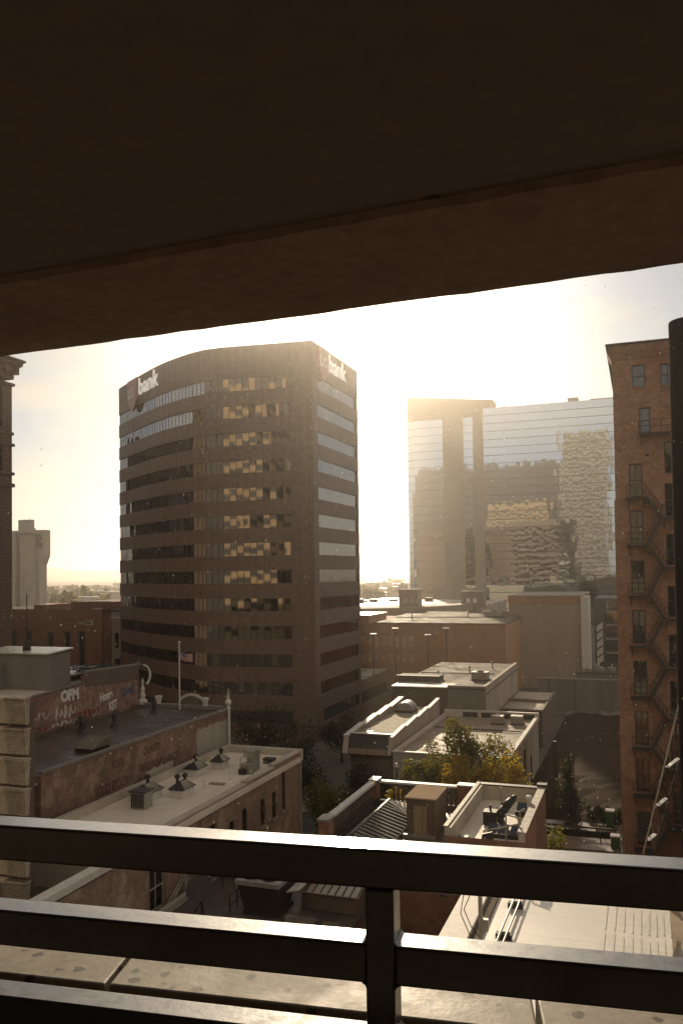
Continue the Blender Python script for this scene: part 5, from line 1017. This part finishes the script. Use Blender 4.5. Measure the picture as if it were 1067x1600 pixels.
mb = MB(); mb.box(-21.0, -18.9, 41.5, 43.7, 5.36, 5.54); mb.build('stand', 'iron', t); mb = MB(); mb.hull([(-18.68, 42.2, 6.5), (-17.9, 42.2, 6.7), (-17.9, 43.6, 6.7), (-18.68, 43.6, 6.5)], [(-18.68, 42.2, 6.56), (-17.9, 42.2, 6.76), (-17.9, 43.6, 6.76), (-18.68, 43.6, 6.56)]); mb.build('service_flap', 'white', t)
t = thing('metal_shed', 'long low shed with a ribbed metal roof beside the cooling unit', 'shed', (-16.8, 44, 5.35)); mb = MB(); mb.box(-18.2, -14.9, 43.2, 45.6, 5.36, 6.3); mb.build('wall', 'brownwall', t); mb = MB(); mb.hull([(-18.4, 43.0, 6.31), (-14.8, 43.0, 6.31), (-14.8, 45.8, 6.9), (-18.4, 45.8, 6.9)], [(-18.4, 43.0, 6.37), (-14.8, 43.0, 6.37), (-14.8, 45.8, 6.96), (-18.4, 45.8, 6.96)]); mb.build('roof', 'rib', t); mb = MB()
for k in range(9): mb.bar((-18.3 + k * .43, 43.0, 6.40), (-18.3 + k * .43, 45.8, 6.99), .05, .06)
mb.build('roof_seam', 'ribdark', t)
t = thing('satellite_dish', 'dark satellite dish on a stand by the pipe rails of the alley roof', 'satellite dish', (-23, 40.6, 5.35)); mb = MB(); c0 = Vector((-23, 40.6, 6.7))
mb.lathe((0, 0, 0), [(.05, 0), (.4, .08), (.7, .26), (.78, .36)], 16); rot = Matrix.Rotation(math.radians(50), 3, 'X') ; mb.v = [tuple(rot @ Vector(v) + c0) for v in mb.v]; mb.build('dish', 'darkmetal', t); mb = MB(); mb.tube((-23, 40.6, 5.36), (-23, 40.6, 6.72), .06); mb.tube((-23.4, 40.3, 5.36), (-23, 40.6, 6.2), .04); mb.tube((-22.6, 40.3, 5.36), (-23, 40.6, 6.2), .04); mb.build('stand', 'iron', t)
t = thing('pipe_railing', 'dark pipe railing round the edge of the alley roof', 'railing', (-22, 44.5, 5.35)); mb = MB()
for z in (5.9, 6.4): mb.bar((-24.6, 44.6, z), (-21.6, 44.6, z), .05); mb.bar((-21.6, 44.6, z), (-21.6, 41.2, z), .05)
for k in range(5): mb.bar((-24.6 + k * .75, 44.6, 5.36), (-24.6 + k * .75, 44.6, 6.42), .05); mb.bar((-21.6, 44.6 - k * .85, 5.36), (-21.6, 44.6 - k * .85, 6.42), .05)
mb.build('rail', 'iron', t)
t = thing('ladder', 'pale ladder propped against the side wall of the worn brick building', 'ladder', (-25.4, 41.5, 5.75)); mb = MB()
for dx in (0, .42): mb.bar((-25.5 + dx * .2, 40.5 + dx, 5.0), (-25.8 + dx * .05, 43.4 + dx, 6.3), .07)
for k in range(9): a = Vector((-25.5, 40.5, 5.0)).lerp(Vector((-25.8, 43.4, 6.3)), (k + .5) / 9); mb.bar(a, a + Vector((.05, .42, 0)), .04)
mb.build('rungs', 'paleframe', t)
for k, (x, y, w, lb) in enumerate(((-17.0, 40.4, 1.0, 'pale skylight box on the dark low roof beneath the metal shed'), (-15.6, 40.2, .9, 'second pale skylight box on the dark low roof, nearer the railing post'))):
    t = thing('roof_skylight', lb, 'skylight', (x, y, 5.35)); mb = MB(); mb.box(x - w / 2, x + w / 2, y - .8, y + .8, 5.36, 5.7); mb.build('curb', 'darkmetal', t); mb = MB(); mb.hull([(x - w / 2 - .05, y - .85, 5.71), (x + w / 2 + .05, y - .85, 5.71), (x + w / 2 + .05, y + .85, 5.71), (x - w / 2 - .05, y + .85, 5.71)], [(x - w / 2 + .1, y - .7, 5.85), (x + w / 2 - .1, y - .7, 5.85), (x + w / 2 - .1, y + .7, 5.85), (x - w / 2 + .1, y + .7, 5.85)]); mb.build('cover', 'greyroof', t)
mb = MB(); mb.box(-18.2, -17.2, 40.9, 41.0, 5.5, 5.85); tag(mb.build('plate_sign', 'galv'), 'small blank metal plate below the cooling unit', 'plate')
mb = MB(); mb.lathe((-29.5, 35.6, 6.76), [(.35, 0), (.42, .25), (.4, .5), (.15, .6)], 10); mb.box(-29.2, -28.6, 35.3, 35.9, 6.76, 7.2); tag(mb.build('black_bag', 'black'), 'lumpy black sack lying on the terrace under the white wall', 'sack')

# ================================================================ TREES
tree('street_tree', 'tall loose green tree in front of the pale building', (-16.3, 75.5, 0), [((-15.6, 75.5, 8.0), (2.6, 2.4, 2.9)), ((-18.2, 75.2, 6.2), (2.6, 2.2, 2.6)), ((-12.9, 75.6, 7.2), (2.4, 2.1, 2.4)), ((-20.2, 75.0, 5.0), (2.3, 1.9, 2.2)), ((-15.8, 75.3, 5.2), (3.3, 2.2, 2.4))], 'leafgreen', 'street trees', 13000, .15, .2, 2)
for x, y, z, rx, rz, sd, lb in ((-15.3, 71.6, 5.9, 2.0, 2.5, 5, 'left one of the yellow trees behind the balustrade'), (-13.0, 71.8, 6.1, 1.9, 2.4, 6, 'middle one of the yellow trees behind the balustrade'), (-10.9, 71.4, 5.9, 2.6, 2.6, 7, 'broad right hand yellow tree behind the pale flat roof'), (-17.3, 71.2, 3.6, 1.1, 1.5, 8, 'small yellow tree showing through the balusters')):
    tree('street_tree', lb, (x, y, 0), [((x, y, z), (rx, 1.6, rz)), ((x + .7, y, z - 1.2), (rx * .9, 1.5, 1.7))], 'leafyellow', 'street trees', 3600, .13, .14, sd)
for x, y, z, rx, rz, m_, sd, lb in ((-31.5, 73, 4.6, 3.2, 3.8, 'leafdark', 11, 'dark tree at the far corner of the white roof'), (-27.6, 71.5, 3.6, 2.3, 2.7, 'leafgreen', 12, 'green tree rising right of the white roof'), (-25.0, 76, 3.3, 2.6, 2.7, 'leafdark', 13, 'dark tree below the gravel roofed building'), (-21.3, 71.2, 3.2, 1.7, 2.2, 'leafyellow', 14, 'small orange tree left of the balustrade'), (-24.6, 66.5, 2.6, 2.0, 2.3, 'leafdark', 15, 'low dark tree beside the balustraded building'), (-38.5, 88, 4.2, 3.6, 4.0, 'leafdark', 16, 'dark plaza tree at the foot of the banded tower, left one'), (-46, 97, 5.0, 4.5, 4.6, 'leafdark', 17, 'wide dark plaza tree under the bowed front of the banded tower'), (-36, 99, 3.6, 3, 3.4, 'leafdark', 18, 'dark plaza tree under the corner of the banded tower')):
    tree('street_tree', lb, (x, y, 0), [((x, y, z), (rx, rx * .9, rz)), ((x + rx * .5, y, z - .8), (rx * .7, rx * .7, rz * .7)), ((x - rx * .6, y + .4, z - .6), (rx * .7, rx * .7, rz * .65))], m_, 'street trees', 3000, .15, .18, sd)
tree('evergreen_tree', 'dark conical evergreen standing in the dirt lot', (-6.7, 80.5, 0), [((-6.7, 80.5, 1.7), (1.75, 1.7, 1.9)), ((-6.75, 80.5, 3.4), (1.4, 1.4, 1.7)), ((-6.8, 80.5, 4.9), (1.0, 1.0, 1.4)), ((-6.8, 80.5, 6.1), (.5, .5, .9))], 'leafdark', None, 5200, .12, .2, 20)
for x, y, z, rx, rz, m_, sd, lb in ((-6.3, 60.6, 3.6, 1.3, 3.2, 'leafgreen', 31, 'leafy green tree hugging the red side wall'), (-5.1, 60.9, 2.2, 1.2, 1.9, 'leafyellow', 32, 'yellowing bush beside the leafy green tree')):
    tree('bushy_tree', lb, (x, y, 0), [((x, y, z), (rx, 1.3, rz)), ((x + .4, y, z - 1), (rx, 1.2, rz * .6))], m_, None, 2600, .12, .12, sd)
for k in range(8):
    x = -5.2 + k * .55; t = thing('shrub', 'dark shrub in the row along the edge of the dirt lot', 'shrub', (x, 82.4, 0), 'shrubs along the dirt lot'); mb = MB(); leaves(mb, (x, 82.4, .85), (.75, .7, 1.0), 420, .12, 6, 60 + k); mb.build('foliage', 'leafdark', t); mb = MB(); mb.tube((x, 82.4, 0), (x, 82.4, .9), .05); mb.build('stem', 'bark', t)
# far trees and roofs fading in the rain haze
r = random.Random(44)
def fartree(x, y, h, w, sd, lb):
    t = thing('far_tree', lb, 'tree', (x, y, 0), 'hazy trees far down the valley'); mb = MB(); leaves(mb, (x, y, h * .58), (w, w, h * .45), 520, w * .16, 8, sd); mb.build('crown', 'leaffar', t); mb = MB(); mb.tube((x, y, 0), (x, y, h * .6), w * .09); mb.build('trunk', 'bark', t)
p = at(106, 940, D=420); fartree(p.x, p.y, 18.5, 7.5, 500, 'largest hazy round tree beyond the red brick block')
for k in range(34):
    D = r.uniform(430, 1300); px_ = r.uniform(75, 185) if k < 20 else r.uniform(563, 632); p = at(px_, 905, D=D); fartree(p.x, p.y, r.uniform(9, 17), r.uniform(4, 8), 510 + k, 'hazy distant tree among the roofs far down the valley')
for k in range(46):
    D = r.uniform(330, 1500); px_ = r.uniform(70, 190) if k < 22 else r.uniform(560, 640); p = at(px_, 905, D=D); w, d, h = r.uniform(8, 26), r.uniform(8, 20), r.uniform(4, 11)
    t = thing('far_building', 'low hazy building far down the valley', 'building', (p.x, p.y, 0), 'hazy low buildings far down the valley'); mb = MB(); mb.box(p.x - w / 2, p.x + w / 2, p.y, p.y + d, 0, h); mb.build('wall', 'beige' if k % 3 else 'farred', t); mb = MB(); mb.box(p.x - w / 2 - .3, p.x + w / 2 + .3, p.y - .3, p.y + d + .3, h, h + .5); mb.build('roof', 'wetroof', t)
p = at(584, 912, D=900); t = thing('water_tower', 'hazy square tower far off just right of the banded tower', 'tower', (p.x, p.y, 0)); mb = MB(); mb.box(p.x - 5, p.x + 5, p.y, p.y + 10, 0, 8); mb.build('shaft', 'beige', t); mb = MB(); mb.hull([(p.x - 6, p.y - 1, 8), (p.x + 6, p.y - 1, 8), (p.x + 6, p.y + 11, 8), (p.x - 6, p.y + 11, 8)], [(p.x - 1, p.y + 4, 11.5), (p.x + 1, p.y + 4, 11.5), (p.x + 1, p.y + 6, 11.5), (p.x - 1, p.y + 6, 11.5)]); mb.build('roof', 'greyroof', t)
p = at(624, 905, D=480); t = thing('beige_block', 'small hazy beige block at the left foot of the glass hotel', 'building', (p.x, p.y, 0)); mb = MB(); mb.box(p.x - 1, p.x + 3.5, p.y, p.y + 5, 0, 16); mb.build('wall', 'beige', t); mb = MB(); mb.box(p.x + .5, p.x + 2, p.y + 1, p.y + 3, 16, 17); mb.build('penthouse', 'beige', t)

# small plant on the mid-distance roofs
for k, (x, y, z, h, lb) in enumerate(((-27, 114, 9.08, .8, 'small pipe vent left of centre on the low hall roof'), (-24, 121, 9.08, .7, 'small pipe vent near the middle of the low hall roof'), (-21.5, 126, 9.08, .9, 'small pipe vent at the far right of the low hall roof'), (-43, 160, 14.3, 1.1, 'small pipe vent left of centre on the long pale sloping roof'), (-33, 166, 14.4, 1.2, 'small pipe vent right of centre on the long pale sloping roof'), (-20.5, 90, 5.7, .6, 'small pipe vent left of the tree on the pale building roof'), (-14.2, 86, 5.7, .6, 'small pipe vent by the right parapet of the pale building'), (-30, 60, 9.36, .4, 'tiny pipe vent in the far left corner of the white roof'))):
    mb = MB(); mb.lathe((x, y, z), [(.1, 0), (.1, h), (.17, h + .01), (.17, h + .16), (.05, h + .22)], 10); tag(mb.build('vent_pipe', 'galv'), lb, 'vent pipe')
for x0, y0, x1, y1, z, lb in ((-30.5, 118, -20, 118.5, 9.2, 'thin conduit crossing the low hall roof'), (-23, 95, -13, 94.6, 5.85, 'thin conduit crossing the pale building roof'), (-47, 163, -25, 165, 14.6, 'thin conduit crossing the long pale sloping roof')):
    mb = MB(); mb.tube((x0, y0, z), (x1, y1, z), .07); tag(mb.build('conduit', 'darkmetal'), lb, 'pipe')
for x0, y0, w, d, z, lb in ((-22, 112, 2.2, 1.6, 9.09, 'pale rooftop unit at the right of the low hall roof'), (-30, 168, 3, 2.2, 14.5, 'pale rooftop unit at the right of the long sloping roof')):
    t = thing('rooftop_unit', lb, 'rooftop unit', (x0, y0, z)); mb = MB(); mb.box(x0, x0 + w, y0, y0 + d, z + .12, z + 1.1); mb.build('casing', 'galv', t); mb = MB(); mb.box(x0 - .1, x0 + w + .1, y0 - .1, y0 + d + .1, z, z + .11); mb.build('curb', 'darkmetal', t); mb = MB(); mb.lathe((x0 + w / 2, y0 + d / 2, z + 1.1), [(.5, 0), (.5, .12), (.4, .12), (.4, .04)], 14); mb.build('fan_ring', 'iron', t)

# ================================================================ RAIN
mb = MB(); r = random.Random(77)
for k in range(RAIN_N):
    D = 2.6 + 26 * r.random() ** 1.6; q = at(r.uniform(-20, 1090), r.uniform(430, 1330), D=D)
    s_ = r.uniform(.0011, .0024) * (.55 + D * .12); L = s_ * r.uniform(1.4, 3.2); c = [q + Vector((math.cos(a) * s_, math.sin(a) * s_, 0)) for a in (0, 2.09, 4.19)]; top, bot = q + Vector((0, 0, L)), q - Vector((0, 0, L * .8))
    for i in range(3): mb.face([c[i], c[(i + 1) % 3], top]); mb.face([c[(i + 1) % 3], c[i], bot])
tag(mb.build('rain', 'rain'), 'fine sunlit raindrops falling through the view', 'rain', kind='stuff')

# ================================================================ AIR, SKY, SUN, CAMERA
mb = MB(); mb.box(-7500, 7500, -3500, 9500, -1.5, 175); hz = mb.build('haze', 'iron'); tag(hz, kind='stuff')
m = bpy.data.materials.new('haze'); m.use_nodes = True; nt = m.node_tree; nt.nodes.remove(nt.nodes['Principled BSDF'])
pv = N(nt, 'ShaderNodeVolumePrincipled'); pv.inputs['Color'].default_value = (*HAZE_C, 1); pv.inputs['Density'].default_value = HAZE_D; pv.inputs['Anisotropy'].default_value = HAZE_G
nt.links.new(pv.outputs[0], nt.nodes['Material Output'].inputs['Volume']); hz.data.materials.clear(); hz.data.materials.append(m)
w = bpy.data.worlds.new('World'); S.world = w; w.use_nodes = True; nt = w.node_tree; bg = nt.nodes['Background']
sky = N(nt, 'ShaderNodeTexSky', sky_type='NISHITA'); sky.sun_disc = False; sky.sun_elevation = math.radians(SUN_EL); sky.sun_rotation = math.radians(SUN_AZ)
sky.dust_density = SKY_DUST; sky.air_density = 1.0; sky.ozone_density = .6; sky.altitude = 1300
tc = N(nt, 'ShaderNodeTexCoord'); mpn = N(nt, 'ShaderNodeMapping'); mpn.inputs['Scale'].default_value = (1.6, 1.6, 5.5); nt.links.new(tc.outputs['Generated'], mpn.inputs[0])
cl = ramp(nt, noise(nt, mpn.outputs[0], 1.9, 9, .58), [(.44, g(0)), (.68, g(1))])
bri = N(nt, 'ShaderNodeMix', data_type='RGBA'); nt.links.new(cl, bri.inputs[0])
warm0 = mixc(nt, sky.outputs[0], SKY_TINT, 1.0, 'MULTIPLY')
sxyz = N(nt, 'ShaderNodeSeparateXYZ'); nt.links.new(tc.outputs['Generated'], sxyz.inputs[0])
hzn = ramp(nt, sxyz.outputs[2], [(0.0, g(1)), (.15, g(.9)), (.42, g(.62)), (.85, g(.12))])
warm1 = mixc(nt, warm0, mixc(nt, HZN, hzn, 1.0, 'MULTIPLY'), 1.0, 'ADD')
# warm fill added to the out-of-frame sky, away from the sun
dt = N(nt, 'ShaderNodeVectorMath', operation='DOT_PRODUCT'); nt.links.new(tc.outputs['Generated'], dt.inputs[0])
dt.inputs[1].default_value = (math.sin(math.radians(SUN_AZ)) * math.cos(math.radians(SUN_EL)), math.cos(math.radians(SUN_AZ)) * math.cos(math.radians(SUN_EL)), math.sin(math.radians(SUN_EL)))
far_ = ramp(nt, dt.outputs['Value'], [(0.0, g(1)), (.45, g(.85)), (.84, g(0))])
warm2 = mixc(nt, warm1, mixc(nt, SKY_FILL, far_, 1.0, 'MULTIPLY'), 1.0, 'ADD')
aur = ramp(nt, dt.outputs['Value'], [(.90, g(0)), (.955, g(.10)), (.985, g(.36)), (1.0, g(1))])
warm = mixc(nt, warm2, mixc(nt, (34.0, 33.0, 30.0), aur, 1.0, 'MULTIPLY'), 1.0, 'ADD')
lum = N(nt, 'ShaderNodeRGBToBW'); nt.links.new(warm, lum.inputs[0]); cc = N(nt, 'ShaderNodeCombineColor')
for i, f in enumerate((1.35, 1.24, 1.02)):
    mu = N(nt, 'ShaderNodeMath', operation='MULTIPLY'); nt.links.new(lum.outputs[0], mu.inputs[0]); mu.inputs[1].default_value = f; nt.links.new(mu.outputs[0], cc.inputs[i])
nt.links.new(warm, bri.inputs[6]); nt.links.new(cc.outputs[0], bri.inputs[7]); nt.links.new(bri.outputs[2], bg.inputs[0]); bg.inputs[1].default_value = SKY_S
sl = bpy.data.lights.new('sun', 'SUN'); sl.energy = SUN_S; sl.angle = math.radians(.53); sl.color = SUN_C; so_ = bpy.data.objects.new('sun', sl); COL.objects.link(so_)
az, el = math.radians(SUN_AZ), math.radians(SUN_EL); d = Vector((math.sin(az) * math.cos(el), math.cos(az) * math.cos(el), math.sin(el))); so_.rotation_euler = d.to_track_quat('Z', 'Y').to_euler(); so_.location = d * 300
cam = bpy.data.cameras.new('camera'); co = bpy.data.objects.new('camera', cam); COL.objects.link(co); S.camera = co
cam.sensor_fit = 'VERTICAL'; cam.sensor_height = 36; cam.lens = F / 1600 * 36; cam.shift_y = (PY - 800) / 1600; cam.clip_start = .05; cam.clip_end = 20000
mat = Matrix((RT, UP, -FW)).transposed().to_4x4(); mat.translation = EYE; co.matrix_world = mat
S.view_settings.view_transform = 'Standard'; S.view_settings.look = 'None'; S.view_settings.exposure = EXPO; S.view_settings.gamma = 1; S.view_settings.use_curve_mapping = False
cy = S.cycles; cy.use_denoising = True; cy.max_bounces = 8; cy.diffuse_bounces = 4; cy.glossy_bounces = 4; cy.volume_bounces = 1; cy.transparent_max_bounces = 6; cy.sample_clamp_indirect = 6; cy.caustics_reflective = False; cy.caustics_refractive = False
